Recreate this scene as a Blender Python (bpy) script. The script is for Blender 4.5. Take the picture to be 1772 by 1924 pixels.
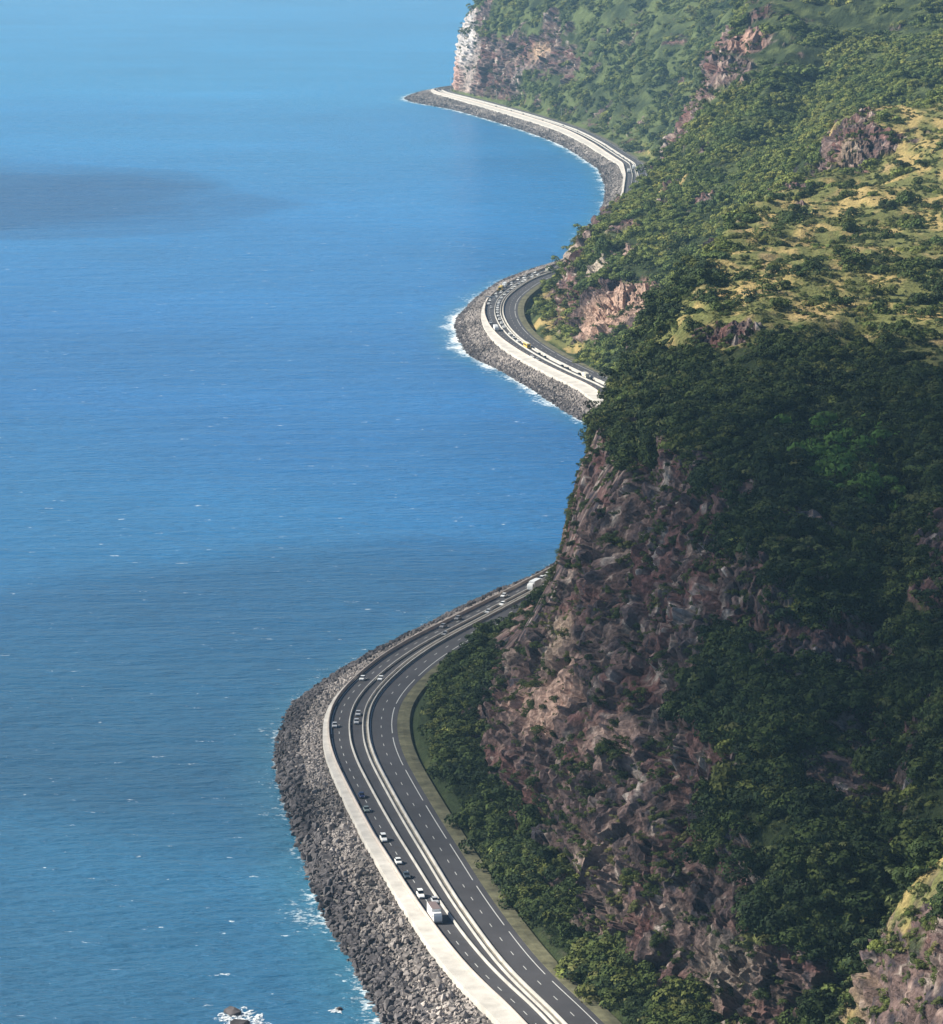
import bpy, bmesh, math, random
import numpy as np
from mathutils import Vector, Matrix
random.seed(7); RNG = np.random.default_rng(11)
for o in list(bpy.data.objects): bpy.data.objects.remove(o)
S = bpy.context.scene; COL = S.collection

# ------------------------------------------------------------------ camera, light
cd = bpy.data.cameras.new('camera'); cam = bpy.data.objects.new('camera', cd); COL.objects.link(cam); S.camera = cam
cam.location = (0, 0, 285); cam.rotation_euler = (math.radians(90 - 9.922), 0, 0)
cd.sensor_fit = 'HORIZONTAL'; cd.sensor_width = 36; cd.lens = 36 * 6700 / 1772; cd.clip_start = 1; cd.clip_end = 90000

SUN_DIR = Vector((-0.93, 0.16, 0)).normalized(); ELEV = math.radians(38)
SUN_DIR = Vector((SUN_DIR.x * math.cos(ELEV), SUN_DIR.y * math.cos(ELEV), math.sin(ELEV)))
w = bpy.data.worlds.new('World'); S.world = w; w.use_nodes = True
nt = w.node_tree; sky = nt.nodes.new('ShaderNodeTexSky'); sky.sky_type = 'NISHITA'; sky.sun_disc = False
sky.sun_elevation = ELEV; sky.sun_rotation = math.atan2(SUN_DIR.x, SUN_DIR.y); sky.air_density = 1.0; sky.dust_density = 0.0; sky.ozone_density = 4.0
bg = nt.nodes['Background']; bg.inputs[1].default_value = 0.052; nt.links.new(sky.outputs[0], bg.inputs[0])
sl = bpy.data.lights.new('sun', 'SUN'); sl.energy = 5.0; sl.angle = math.radians(0.5); sl.color = (1, .94, .80)
so = bpy.data.objects.new('sun', sl); COL.objects.link(so); so.rotation_euler = SUN_DIR.to_track_quat('Z', 'Y').to_euler()
S.view_settings.view_transform = 'Standard'; S.view_settings.look = 'None'; S.view_settings.gamma = 1
S.view_settings.exposure = 0.95; S.render.engine = 'CYCLES'
try:
    S.cycles.volume_bounces = 0; S.cycles.max_bounces = 6; S.cycles.transparent_max_bounces = 40
except Exception: pass

# ------------------------------------------------------------------ helpers
def tag(o, label=None, cat=None, group=None, kind=None):
    for k, v in (('label', label), ('category', cat), ('group', group), ('kind', kind)):
        if v: o[k] = v
    return o
def link(name, me, parent=None, loc=None, rot=None):
    o = bpy.data.objects.new(name, me); COL.objects.link(o)
    if parent: o.parent = parent
    if loc is not None: o.location = loc
    if rot is not None: o.rotation_euler = rot
    return o
def grid_mesh(name, P, mat, closed=False, smooth=True):
    n, m = P.shape[:2]
    me = bpy.data.meshes.new(name); me.vertices.add(n * m); me.vertices.foreach_set('co', P.reshape(-1).astype(np.float32))
    i, j = np.meshgrid(np.arange(n - 1), np.arange(m - 1), indexing='ij'); a = (i * m + j).ravel()
    q = np.stack([a, a + 1, a + m + 1, a + m], 1).astype(np.int32)
    me.loops.add(q.size); me.loops.foreach_set('vertex_index', q.ravel())
    me.polygons.add(len(q)); me.polygons.foreach_set('loop_start', np.arange(0, q.size, 4, dtype=np.int32))
    me.polygons.foreach_set('use_smooth', np.full(len(q), smooth))
    me.update(calc_edges=True); me.materials.append(mat); return me
def set_col(me, name, arr):
    a = me.attributes.new(name, 'FLOAT_COLOR', 'POINT'); c = np.ones((len(me.vertices), 4), np.float32); c[:, :3] = arr; a.data.foreach_set('color', c.ravel())
def set_f(me, name, arr):
    a = me.attributes.new(name, 'FLOAT', 'POINT'); a.data.foreach_set('value', arr.astype(np.float32).ravel())
def _h(i, j, k, seed):
    n = (i * 374761393 + j * 668265263 + k * 2147483647 + seed * 974634777) & 0xffffffff
    n = ((n ^ (n >> 13)) * 1274126177) & 0xffffffff
    n = (n ^ (n >> 16)); n = (n * 2246822519) & 0xffffffff
    return ((n ^ (n >> 15)) & 0xffff) / 32767.5 - 1
def vnoise(x, y, z, seed=0):
    xi = np.floor(x).astype(np.int64); yi = np.floor(y).astype(np.int64); zi = np.floor(z).astype(np.int64)
    u = x - xi; v = y - yi; t = z - zi
    u = u * u * (3 - 2 * u); v = v * v * (3 - 2 * v); t = t * t * (3 - 2 * t)
    r = 0
    for a in (0, 1):
        for b in (0, 1):
            for c in (0, 1):
                r = r + _h(xi + a, yi + b, zi + c, seed) * (u if a else 1 - u) * (v if b else 1 - v) * (t if c else 1 - t)
    return r
def fbm(x, y, z, oct=4, seed=0, ridge=False):
    r = 0; amp = 1.; tot = 0
    for o in range(oct):
        n = vnoise(x * 2 ** o + 17.3 * o, y * 2 ** o + 5.1 * o, z * 2 ** o, seed + o)
        if ridge: n = 1 - 2 * np.abs(n)
        r = r + n * amp; tot += amp; amp *= .52
    return r / tot
def blocks(x, y, z, sx, sy, sz, seed):
    """angular rock blocks: every cell gets its own height and tilt; returns (relief, cell value)"""
    x = x / sx; y = y / sy; z = z / sz; xi = np.floor(x).astype(np.int64); yi = np.floor(y).astype(np.int64); zi = np.floor(z).astype(np.int64)
    best = np.full(x.shape, 1e9); rel = np.zeros(x.shape); val = np.zeros(x.shape)
    for a in (-1, 0, 1):
        for b in (-1, 0, 1):
            for c in (-1, 0, 1):
                i, j, k = xi + a, yi + b, zi + c
                fx = x - i - .5 - .42 * _h(i, j, k, seed); fy = y - j - .5 - .42 * _h(i, j, k, seed + 1); fz = z - k - .5 - .42 * _h(i, j, k, seed + 2)
                d = fx * fx + fy * fy + fz * fz; m = d < best; v = _h(i, j, k, seed + 3)
                rl = v * .55 + fx * _h(i, j, k, seed + 4) * .6 + fy * _h(i, j, k, seed + 5) * .6 + fz * _h(i, j, k, seed + 6) * .8
                best = np.where(m, d, best); rel = np.where(m, rl, rel); val = np.where(m, v, val)
    return rel, val
def pchip(xk, yk, x):
    xk = np.asarray(xk, float); yk = np.asarray(yk, float); h = np.diff(xk); d = np.diff(yk, axis=0) / h.reshape(-1, *([1] * (yk.ndim - 1)))
    m = np.zeros_like(yk); m[0] = d[0]; m[-1] = d[-1]
    p = d[:-1] * d[1:]; hm = 2 * d[:-1] * d[1:] / np.where(np.abs(d[:-1] + d[1:]) < 1e-9, 1, d[:-1] + d[1:])
    m[1:-1] = np.where(p > 0, hm, 0)
    i = np.clip(np.searchsorted(xk, x, side='right') - 1, 0, len(xk) - 2); t = (x - xk[i]) / h[i]; hh = h[i]
    sh = (-1,) + (1,) * (yk.ndim - 1); t = t.reshape(sh); hh = hh.reshape(sh)
    return ((2*t**3 - 3*t**2 + 1) * yk[i] + (t**3 - 2*t**2 + t) * hh * m[i] + (-2*t**3 + 3*t**2) * yk[i+1] + (t**3 - t**2) * hh * m[i+1])
def smooth(a, b, x): t = np.clip((x - a) / (b - a), 0, 1); return t * t * (3 - 2 * t)

# ------------------------------------------------------------------ materials
def mat(name, color=(.5, .5, .5), rough=.8, spec=.3, metal=0.0):
    m = bpy.data.materials.new(name); m.use_nodes = True; b = m.node_tree.nodes['Principled BSDF']
    b.inputs['Base Color'].default_value = (*color, 1); b.inputs['Roughness'].default_value = rough
    b.inputs['Specular IOR Level'].default_value = spec; b.inputs['Metallic'].default_value = metal
    return m
def noisy(m, scale, amt, detail=5, bump=0, stretch=(1, 1, 1), attr=None, coords='Object', bdist=.3):
    """multiply the base colour by a noise in [1-amt, 1+amt] and add bump"""
    n = m.node_tree; b = n.nodes['Principled BSDF']; L = n.links
    tc = n.nodes.new('ShaderNodeTexCoord'); mp = n.nodes.new('ShaderNodeMapping'); mp.inputs['Scale'].default_value = stretch
    L.new(tc.outputs[coords], mp.inputs[0])
    no = n.nodes.new('ShaderNodeTexNoise'); no.inputs['Scale'].default_value = scale; no.inputs['Detail'].default_value = detail; no.inputs['Roughness'].default_value = .65
    L.new(mp.outputs[0], no.inputs[0])
    mr = n.nodes.new('ShaderNodeMapRange'); mr.inputs[1].default_value = .25; mr.inputs[2].default_value = .75; mr.inputs[3].default_value = 1 - amt; mr.inputs[4].default_value = 1 + amt
    L.new(no.outputs[0], mr.inputs[0])
    mx = n.nodes.new('ShaderNodeVectorMath'); mx.operation = 'SCALE'
    if attr:
        at = n.nodes.new('ShaderNodeAttribute'); at.attribute_name = attr; L.new(at.outputs['Color'], mx.inputs[0])
    else: mx.inputs[0].default_value = b.inputs['Base Color'].default_value[:3]
    L.new(mr.outputs[0], mx.inputs['Scale']); L.new(mx.outputs[0], b.inputs['Base Color'])
    if bump:
        bp = n.nodes.new('ShaderNodeBump'); bp.inputs['Strength'].default_value = bump; bp.inputs['Distance'].default_value = bdist
        L.new(no.outputs[0], bp.inputs['Height']); L.new(bp.outputs[0], b.inputs['Normal'])
    return m
M = {}
M['land'] = noisy(mat('land_surface', rough=.95, spec=.1), .8, .6, 9, 1.0, attr='col', bdist=1.6)
M['asphalt'] = noisy(mat('asphalt', (.052, .050, .056), .85), .05, .3, 8)
M['paint'] = noisy(mat('road_paint', (.52, .52, .50), .6), .6, .15)
M['concrete'] = noisy(mat('concrete', (.50, .47, .43), .85), .12, .3, 6)
M['barrier'] = noisy(mat('barrier_concrete', (.46, .44, .41), .85), .15, .3, 6)
M['wallc'] = noisy(mat('sea_wall_concrete', (.46, .40, .36), .85), .2, .18, 6)
M['median'] = noisy(mat('median_gravel', (.22, .20, .17), .95), .3, .4, 6)
M['verge'] = noisy(mat('verge_grass', (.10, .095, .055), .95), .22, .75, 9, .8)
M['gravelbase'] = noisy(mat('embankment_rock', (.10, .093, .09), .95), .35, .6, 8, 1.0, bdist=1.0)
M['glass'] = mat('vehicle_glass', (.015, .018, .022), .12, .6)
M['rubber'] = mat('tyre_rubber', (.02, .02, .02), .8)
M['lamp'] = mat('headlamp_glass', (.75, .75, .72), .15, .6)
M['steel'] = mat('galvanised_steel', (.42, .43, .44), .45, .5, .4)
M['foam'] = noisy(mat('sea_foam', (.80, .83, .85), .8), 1.0, .1)
_n = M['foam'].node_tree; _a = _n.nodes.new('ShaderNodeTexNoise'); _a.inputs['Scale'].default_value = .9; _a.inputs['Detail'].default_value = 6; _a.inputs['Roughness'].default_value = .7
_tc = _n.nodes.new('ShaderNodeTexCoord'); _n.links.new(_tc.outputs['Object'], _a.inputs[0])
_m = _n.nodes.new('ShaderNodeMapRange'); _m.inputs[1].default_value = .42; _m.inputs[2].default_value = .60; _n.links.new(_a.outputs[0], _m.inputs[0]); _n.links.new(_m.outputs[0], _n.nodes['Principled BSDF'].inputs['Alpha'])
for n_, c_ in dict(white=(.78, .78, .77), cream=(.70, .66, .55), silver=(.42, .43, .45), darkblue=(.015, .02, .07), slate=(.045, .06, .075), greygreen=(.16, .19, .18),
                   dark=(.02, .02, .022), yellow=(.66, .47, .10), brownroof=(.20, .14, .12), grey=(.2, .2, .21), red=(.25, .02, .02)).items():
    M[n_] = mat('paint_' + n_, c_, .35, .5)
def foliage_mat(name, ramp, patch=None):
    m = mat(name, rough=.75, spec=.15); n = m.node_tree; L = n.links; b = n.nodes['Principled BSDF']
    oi = n.nodes.new('ShaderNodeObjectInfo'); cr = n.nodes.new('ShaderNodeValToRGB'); el = cr.color_ramp.elements
    while len(el) < len(ramp): el.new(.5)
    for e, (p, c) in zip(el, ramp): e.position = p; e.color = (*c, 1)
    no = n.nodes.new('ShaderNodeTexNoise'); no.inputs['Scale'].default_value = .018; no.inputs['Detail'].default_value = 3
    L.new(oi.outputs['Location'], no.inputs[0])
    mx = n.nodes.new('ShaderNodeMath'); mx.operation = 'MULTIPLY_ADD'; mx.inputs[1].default_value = .45
    L.new(oi.outputs['Random'], mx.inputs[0])
    ml = n.nodes.new('ShaderNodeMapRange'); ml.inputs[1].default_value = .3; ml.inputs[2].default_value = .7; ml.inputs[4].default_value = .55
    L.new(no.outputs[0], ml.inputs[0]); L.new(ml.outputs[0], mx.inputs[2]); L.new(mx.outputs[0], cr.inputs[0])
    ge = n.nodes.new('ShaderNodeTexCoord'); n2 = n.nodes.new('ShaderNodeTexNoise'); n2.inputs['Scale'].default_value = 2.2; n2.inputs['Detail'].default_value = 3
    L.new(ge.outputs['Object'], n2.inputs[0]); m2 = n.nodes.new('ShaderNodeMapRange'); m2.inputs[1].default_value = .3; m2.inputs[2].default_value = .7; m2.inputs[3].default_value = .6; m2.inputs[4].default_value = 1.45
    L.new(n2.outputs[0], m2.inputs[0]); sc = n.nodes.new('ShaderNodeVectorMath'); sc.operation = 'SCALE'
    L.new(cr.outputs[0], sc.inputs[0]); L.new(m2.outputs[0], sc.inputs['Scale']); L.new(sc.outputs[0], b.inputs['Base Color'])
    return m
M['leaf'] = foliage_mat('foliage', [(0, (.020, .033, .010)), (.3, (.034, .054, .014)), (.6, (.060, .082, .019)), (1, (.125, .125, .030))])
M['leafbright'] = foliage_mat('foliage_bright', [(0, (.070, .14, .024)), (1, (.115, .20, .035))])
M['leafmid'] = foliage_mat('foliage_olive', [(0, (.040, .066, .022)), (.3, (.080, .115, .030)), (.6, (.145, .170, .040)), (1, (.25, .235, .058))])
M['leafdark'] = foliage_mat('foliage_dark', [(0, (.013, .024, .009)), (.5, (.022, .038, .012)), (1, (.045, .064, .018))])
M['scrub'] = foliage_mat('dry_scrub', [(0, (.050, .065, .024)), (.5, (.095, .11, .034)), (1, (.19, .17, .055))])
M['bark'] = noisy(mat('bark', (.10, .075, .055), .9), 2, .3)
def rock_mat(name, c0, c1):
    m = foliage_mat(name, [(0, c0), (1, c1)]); m.node_tree.nodes['Principled BSDF'].inputs['Roughness'].default_value = .9; return m
M['boulder'] = rock_mat('boulder_basalt', (.075, .066, .066), (.42, .37, .34))
M['boulderdark'] = rock_mat('boulder_wet_basalt', (.028, .026, .032), (.15, .135, .135))

# ------------------------------------------------------------------ coast geometry (metres; x right, y away, z up)
RP = [(400,60),(560,57),(640,54),(700,50),(760,43),(810,33),(850.9,23.7),(865.9,18.7),(887.3,12.1),(907.3,6.9),(934.8,1.3),(963.3,-4.5),(1000.3,-10.8),(1037.7,-17.4),(1073.3,-23.3),(1107.8,-28.7),(1131.9,-32.3),(1162.5,-34.7),(1189,-35.1),(1210.9,-33.9),(1227.7,-31.1),(1254.6,-26),(1285.3,-18),(1310.9,-9.5),(1337.4,1),(1366,12),(1392.5,22),(1420,33),(1450,45),(1500,64),(1600,90),(1700,102),(1800,103),(1900,95),(2004.4,79.1),(2044.7,67.6),(2072.5,60.5),(2101,53.4),(2134,45.9),(2177,37.5),(2217.7,30.8),(2253,26.7),(2286.6,23.7),(2341.9,21.1),(2387.4,21.3),(2429.9,23.3),(2467.2,27.4),(2514.2,34.9),(2561.3,43.9),(2599.1,55.7),(2636,68),(2700,84),(2800,102),(2900,113),(3000,122),(3150,140),(3300,153),(3506,164),(3657,167.8),(3806,156.7),(3950.5,146.4),(4075,134.6),(4189,121.5),(4304,103),(4468,72),(4691,26),(4836,-6.5),(4950,-33.4),(5016,-42),(5060,-35),(5100,-18),(5200,22),(5400,90),(5800,170),(6500,240),(7500,300)]
yy = np.arange(300, 7400, 5.0); xx = np.interp(yy, *np.array(RP).T)
kk = np.ones(9) / 9; XS = np.convolve(np.pad(xx, 4, 'edge'), kk, 'valid')
def RX(y): return np.interp(y, yy, XS)
TX = np.gradient(XS, yy)
def tang(y):
    t = np.interp(y, yy, TX); n = np.sqrt(1 + t * t); return t / n, 1 / n
ROAD_Z = 7.0
def at(y, off, z=ROAD_Z):
    tx, ty = tang(y); y = np.asarray(y, float)
    return np.stack([RX(y) + ty * off, y - tx * off, np.broadcast_to(z, np.shape(y)) + 0 * y], -1)
def table(tb): a = np.array(tb, float); return lambda y: np.interp(y, a[:, 0], a[:, 1])
WALL = table([(400,-10),(870,-10),(930,-11.3),(1030,-13.2),(1180,-13.5),(1280,-12.8),(1400,-11),(1500,-11.5),(2000,-12.5),(7400,-12.5)])
SEP = table([(400,-3.6),(870,-3.7),(930,-5.0),(1030,-6),(1180,-6.5),(1270,-5.6),(1400,-4.6),(2000,-5.6),(2700,-5.8),(7400,-5.8)])
PROM = table([(400,6),(880,5.2),(960,3.8),(1040,2.8),(1150,1.8),(1240,.8),(1420,.6),(1600,3),(1900,8),(2180,5.5),(2300,3),(2400,1.2),(2560,.8),(3000,1),(3500,2),(3750,6),(4300,11),(4700,11),(4900,7),(5000,4),(5200,1),(7400,1)])
# shoreline x by y
SH = [(300,28),(500,25),(640,20),(760,6),(872,-21.2),(929,-32.5),(986,-43.6),(1037,-50.5),(1115,-60.9),(1172,-65.8),(1220,-64.6),(1262,-55.2),(1307,-41),(1366,-18),(1419,3),(1455,22),(1500,38),(1560,60),(1650,80),(1750,84),(1850,76),(1899,65),(1958,51),(2044,35),(2137,14),(2199,-2),(2270,-8),(2350,-10.9),(2457,-2.2),(2610,21),(2695,46),(2754,71),(2800,80),(3000,92),(3150,112),(3343,125),(3500,130),(3663,130.5),(3800,121),(4008,103),(4228,70),(4474,22),(4692,-27),(4870,-84),(4950,-93),(5000,-88),(5129,-60),(5269,-20),(5450,60),(5800,140),(6500,210),(7500,270)]
SHY, SHX = np.array(SH, float).T
def shore(y): return pchip(SHY, SHX, np.atleast_1d(np.asarray(y, float)))

# ------------------------------------------------------------------ hillside: cross sections (x,z,rock,dry) toe .. inland
#  levels: 0 foot,1..4 face,5 brink,6,7 plateau,8 far,9 very far    (toe is computed from the road)
ST = [
 (560, [(82,10,.3,0),(92,28,.5,0),(98,50,.6,.1),(104,70,.4,.2),(112,86,.3,.3),(122,96,.1,.4),(150,104,0,.3),(200,112,0,.3),(330,130,0,.2),(900,200,0,0)]),
 (700, [(72,12,.7,0),(82,34,.9,.1),(86,52,.8,.2),(91,67,.7,.3),(99,79,.6,.3),(106,85,.5,.3),(130,92,.3,.2),(190,104,0,.2),(330,126,0,.2),(900,200,0,0)]),
 (742, [(66,12,.9,0),(82,37,.75,.3),(86,53,.55,.4),(91,65,.45,.5),(98,77,.35,.5),(107,86,.2,.5),(124,94,.2,.4),(190,100,0,.1),(330,125,0,.1),(900,200,0,0)]),
 (775, [(62,12,.4,0),(84,16,.3,0),(92,26,.4,0),(97,38,.3,0),(104,52,.2,0),(114,62,.1,0),(135,78,0,0),(190,95,0,0),(330,124,0,0),(900,200,0,0)]),
 (810, [(56,12,.4,0),(82,14,.2,0),(91,24,.3,0),(98,38,.2,0),(106,52,.1,0),(116,63,.1,0),(135,76,0,0),(190,95,0,0),(330,124,0,0),(900,200,0,0)]),
 (850, [(49,10,.3,0),(55,20,.9,0),(66,28,.9,0),(74,38,.6,0),(82,50,.3,0),(94,60,.15,0),(118,74,0,0),(180,95,0,0),(330,124,0,0),(900,200,0,0)]),
 (900, [(36,10,.4,0),(45,22,.95,0),(60,35,.95,0),(72,48,.6,0),(84,60,.25,0),(99,71,.1,0),(128,84,0,0),(180,98,0,0),(330,126,0,0),(900,200,0,0)]),
 (960, [(23,11,.4,0),(34,26,1,0),(49,42,1,0),(61,60,.85,0),(74,76,.4,0),(94,86,.2,0),(120,93,.05,0),(180,104,0,0),(330,128,0,.2),(900,200,0,0)]),
 (1000, [(17,12,.5,0),(29,27,1,0),(45,45,1,0),(61,70,.95,0),(75,90,.6,0),(93,99,.3,0),(122,102,.3,0),(170,110,.1,0),(330,130,0,.3),(900,200,0,0)]),
 (1060, [(9,12,.5,0),(23,28,1,0),(38,48,1,0),(55,74,1,0),(70,92,.8,0),(90,105,.3,0),(122,108,.1,0),(170,116,0,.1),(330,132,0,.4),(900,200,0,0)]),
 (1120, [(4,13,.5,0),(17,26,1,0),(30,45,1,0),(47,70,1,0),(65,94,.85,0),(84,107,.3,0),(118,114,.05,0),(160,119,0,.2),(330,134,0,.5),(900,200,0,0)]),
 (1200, [(4,15,.5,0),(15,26,1,0),(29,50,1,0),(41,72,1,0),(55,94,.5,0),(76,112,.2,0),(118,120,0,.2),(160,123,0,.4),(330,136,0,.6),(900,205,0,0)]),
 (1262, [(6,13,.5,0),(24,28,1,0),(34,52,1,0),(40,76,.9,0),(55,98,.4,.1),(80,116,.25,.1),(116,124,0,.5),(165,126,0,.6),(330,138,0,.7),(900,210,0,0)]),
 (1315, [(14,13,.6,0),(34,28,1,0),(37.5,54,1,0),(47,81,.7,0),(61,99,.3,.2),(82,122,.3,.6),(112,128.5,0,1.25),(175,128,0,.7),(330,140,0,.7),(900,215,0,0)]),
 (1360, [(25,12,.6,0),(36,32,1,0),(39.5,52,.95,0),(50,82,.5,0),(61,101,.25,.3),(80,122,.1,.4),(115,129,0,.9),(180,129,0,.8),(330,142,0,.7),(900,220,0,0)]),
 (1392, [(33,12,.7,0),(36.5,35,1,0),(42,58,.9,0),(54,84,.4,0),(64,102,.2,.3),(76,117,.1,.3),(115,128,0,.8),(185,129,0,.8),(330,143,0,.7),(900,220,0,0)]),
 (1440, [(51,12,.7,0),(55,35,1,0),(60,60,.9,0),(68,90,.5,0),(76,112,.3,.2),(86,125,.1,.3),(120,129,0,.8),(190,130,0,.8),(330,145,0,.7),(900,220,0,0)]),
 (1500, [(76,12,.7,0),(80,40,1,0),(84,70,.9,0),(88,98,.5,0),(93,119,.3,.2),(98,128,.1,.3),(132,129,0,.8),(195,131,0,.8),(330,147,0,.6),(900,220,0,0)]),
 (1600, [(102,12,.7,0),(104,45,1,0),(106,75,.9,0),(109,100,.5,0),(111,120,.4,.2),(115,128,.2,.4),(150,129,0,.8),(205,132,0,.8),(330,150,0,.5),(900,220,0,0)]),
 (1750, [(117,12,.7,0),(121,45,1,0),(124,75,.9,0),(128,100,.6,0),(131,118,.5,.3),(137,127,.3,.5),(170,128,0,.8),(225,134,0,.8),(330,155,0,.4),(900,225,0,0)]),
 (1900, [(113,12,.7,0),(124,45,1,0),(136,75,.9,0),(148,100,.7,0),(158,120,.6,.2),(168,129,.3,.4),(205,131,0,.5),(248,146,.1,.9),(330,160,0,.4),(900,230,0,0)]),
 (1952, [(104,12,.7,0),(118,40,1,0),(135,70,.9,0),(150,98,.7,0),(162,120,.8,0),(175,130,.5,.2),(206,131,.1,.2),(250,149,.2,.9),(330,163,0,.4),(900,232,0,0)]),
 (1974, [(100,12,.7,0),(116,38,1,0),(134,66,.9,0),(152,92,.7,0),(170,114,.6,0),(203,125,.6,0),(208,145,1,.0),(253,152,.1,.9),(330,166,0,.4),(900,232,0,0)]),
 (2000, [(96,12,.7,0),(112,38,.9,0),(132,62,.6,0),(152,82,.4,0),(172,102,.4,0),(203,120,.6,0),(209,152,.9,.3),(262,158,0,1),(340,172,0,.4),(900,235,0,0)]),
 (2110, [(76,11,.3,0),(92,24,.2,0),(112,36,.1,0),(134,58,.1,0),(160,86,.1,0),(190,112,.3,0),(218,152,.3,.8),(278,160,0,.9),(350,175,0,.2),(900,238,0,0)]),
 (2160, [(68,9,.4,.6),(74,17,1,.1),(88,27,1,.1),(104,34,.5,.1),(134,52,.1,0),(170,86,0,0),(222,122,0,0),(285,158,0,0),(360,172,0,0),(900,238,0,0)]),
 (2186, [(66,10,.5,.7),(74,26,1,.2),(86,36,.7,.1),(106,42,.2,0),(134,55,.1,0),(172,86,0,0),(226,120,0,0),(290,152,0,0),(370,170,0,0),(900,238,0,0)]),
 (2250, [(61,10,.4,.7),(67,30,.5,0),(80,44,.3,0),(100,55,.3,0),(136,67,.15,0),(180,95,0,0),(232,124,0,0),(298,150,0,0),(380,166,0,0),(900,238,0,0)]),
 (2350, [(59,11,.4,.6),(63,30,.8,0),(69,50,.7,0),(92,61,.3,0),(130,76,.15,.1),(184,94,0,.1),(240,120,0,0),(310,148,0,0),(400,170,0,0),(900,240,0,0)]),
 (2500, [(67,13,.5,.3),(78,32,.8,0),(90,53,.6,0),(110,67,.3,.2),(137,77,.15,.4),(170,91,0,.3),(247,121,0,.1),(330,153,0,0),(420,176,0,0),(900,242,0,0)]),
 (2660, [(98,12,.5,0),(112,32,.8,0),(126,54,.5,0),(143,76,.2,.2),(160,87,.1,.2),(196,112,.1,0),(262,135,0,0),(352,162,0,0),(450,180,0,0),(900,244,0,0)]),
 (2820, [(124,12,.5,0),(147,38,.8,0),(167,68,.7,0),(176,100,.9,0),(184,124,.9,0),(190,138,.5,0),(262,154,.1,0),(375,175,0,0),(470,190,0,0),(900,246,0,0)]),
 (3000, [(140,12,.5,0),(160,50,.6,0),(182,90,.7,0),(206,135,.9,0),(220,165,.8,0),(231,184,.3,0),(300,190,.1,0),(396,196,0,0),(500,205,0,0),(900,248,0,0)]),
 (3300, [(175,12,.3,0),(188,40,.4,0),(205,85,.5,0),(225,130,.5,0),(242,165,.3,0),(262,195,0,0),(340,203,0,0),(440,208,0,0),(560,215,0,0),(900,250,0,0)]),
 (3500, [(182,9,.2,.5),(196,18,0,.2),(214,40,.1,0),(240,80,.1,0),(266,130,.1,0),(300,180,0,0),(380,200,0,0),(480,210,0,0),(600,220,0,0),(900,252,0,0)]),
 (3700, [(186,9,.3,.5),(200,19,.1,.2),(216,32,.1,0),(238,58,.1,.1),(268,88,.1,.1),(306,124,.1,0),(400,180,0,0),(500,205,0,0),(640,220,0,0),(950,254,0,0)]),
 (4000, [(168,10,.3,.3),(182,26,.1,.2),(204,50,.15,.1),(228,78,.15,.1),(248,104,.15,.1),(290,142,.1,0),(400,188,0,0),(530,210,0,0),(680,225,0,0),(1000,258,0,0)]),
 (4300, [(128,11,.3,.2),(144,30,.1,.1),(168,58,.1,.1),(190,90,.2,0),(214,120,.15,0),(256,156,0,0),(380,196,0,0),(560,215,0,0),(720,230,0,0),(1000,260,0,0)]),
 (4560, [(72,12,.3,0),(86,40,.4,0),(102,72,.8,0),(120,104,.4,0),(146,135,.1,0),(190,168,0,0),(330,204,0,0),(590,222,0,0),(760,236,0,0),(1050,262,0,0)]),
 (4760, [(22,13,.6,0),(32,46,.9,0),(42,78,.8,0),(56,106,.2,0),(80,134,0,0),(126,168,0,0),(290,206,0,0),(600,226,0,0),(800,240,0,0),(1050,264,0,0)]),
 (4900, [(-8,14,1,0),(-3,48,1,0),(2,80,.8,0),(10,106,.3,0),(24,134,0,0),(64,164,0,0),(250,206,0,0),(620,228,0,0),(800,242,0,0),(1050,266,0,0)]),
 (4975, [(-23,14,1,0),(-15,58,1,0),(-10,84,1,0),(-2,108,.6,0),(15,133,.1,0),(58,162,0,0),(250,206,0,0),(640,230,0,0),(800,244,0,0),(1100,268,0,0)]),
 (5060, [(-12,14,1,0),(-4,58,1,0),(2,84,1,0),(10,106,.6,0),(26,130,.1,0),(66,158,0,0),(250,206,0,0),(650,230,0,0),(820,244,0,0),(1100,268,0,0)]),
 (5400, [(110,14,.5,0),(125,58,.6,0),(135,84,.4,0),(150,106,.2,0),(170,130,.1,0),(210,158,0,0),(350,206,0,0),(700,230,0,0),(900,244,0,0),(1200,268,0,0)]),
 (6400, [(270,14,.5,0),(285,58,.6,0),(295,84,.4,0),(310,106,.2,0),(330,130,.1,0),(370,158,0,0),(500,206,0,0),(800,230,0,0),(1000,244,0,0),(1300,268,0,0)]),
 (7200, [(310,14,.5,0),(325,58,.6,0),(335,84,.4,0),(350,106,.2,0),(370,130,.1,0),(410,158,0,0),(540,206,0,0),(840,230,0,0),(1050,244,0,0),(1350,268,0,0)]),
]
sy = np.array([s[0] for s in ST], float); sv = np.array([s[1] for s in ST], float)
rows = np.concatenate([np.arange(560, 820, 2.0), np.arange(820, 1500, .9), np.arange(1500, 2700, 1.9), np.arange(2700, 5200, 3.8), np.arange(5200, 7200, 25.)])
V = pchip(sy, sv, rows)                                    # rows x 10 x 4
tx0 = at(rows, 11.5)[:, 0]
toe = np.zeros((len(rows), 1, 4)); toe[:, 0, 0] = tx0; toe[:, 0, 1] = 6.3; toe[:, 0, 2] = .1; toe[:, 0, 3] = .15
V[:, 0, 0] = np.maximum(V[:, 0, 0], tx0 + 1.5)
for k_ in range(1, 10): V[:, k_, 0] = np.maximum(V[:, k_, 0], V[:, k_ - 1, 0] + .6)
V = np.concatenate([toe, V], 1)
tk = np.arange(11)
tc = np.concatenate([[i + np.arange(n) / n for i, n in enumerate([22, 26, 28, 30, 30, 32, 40, 42, 26, 10])][i] for i in range(10)] + [[10.]])
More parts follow.
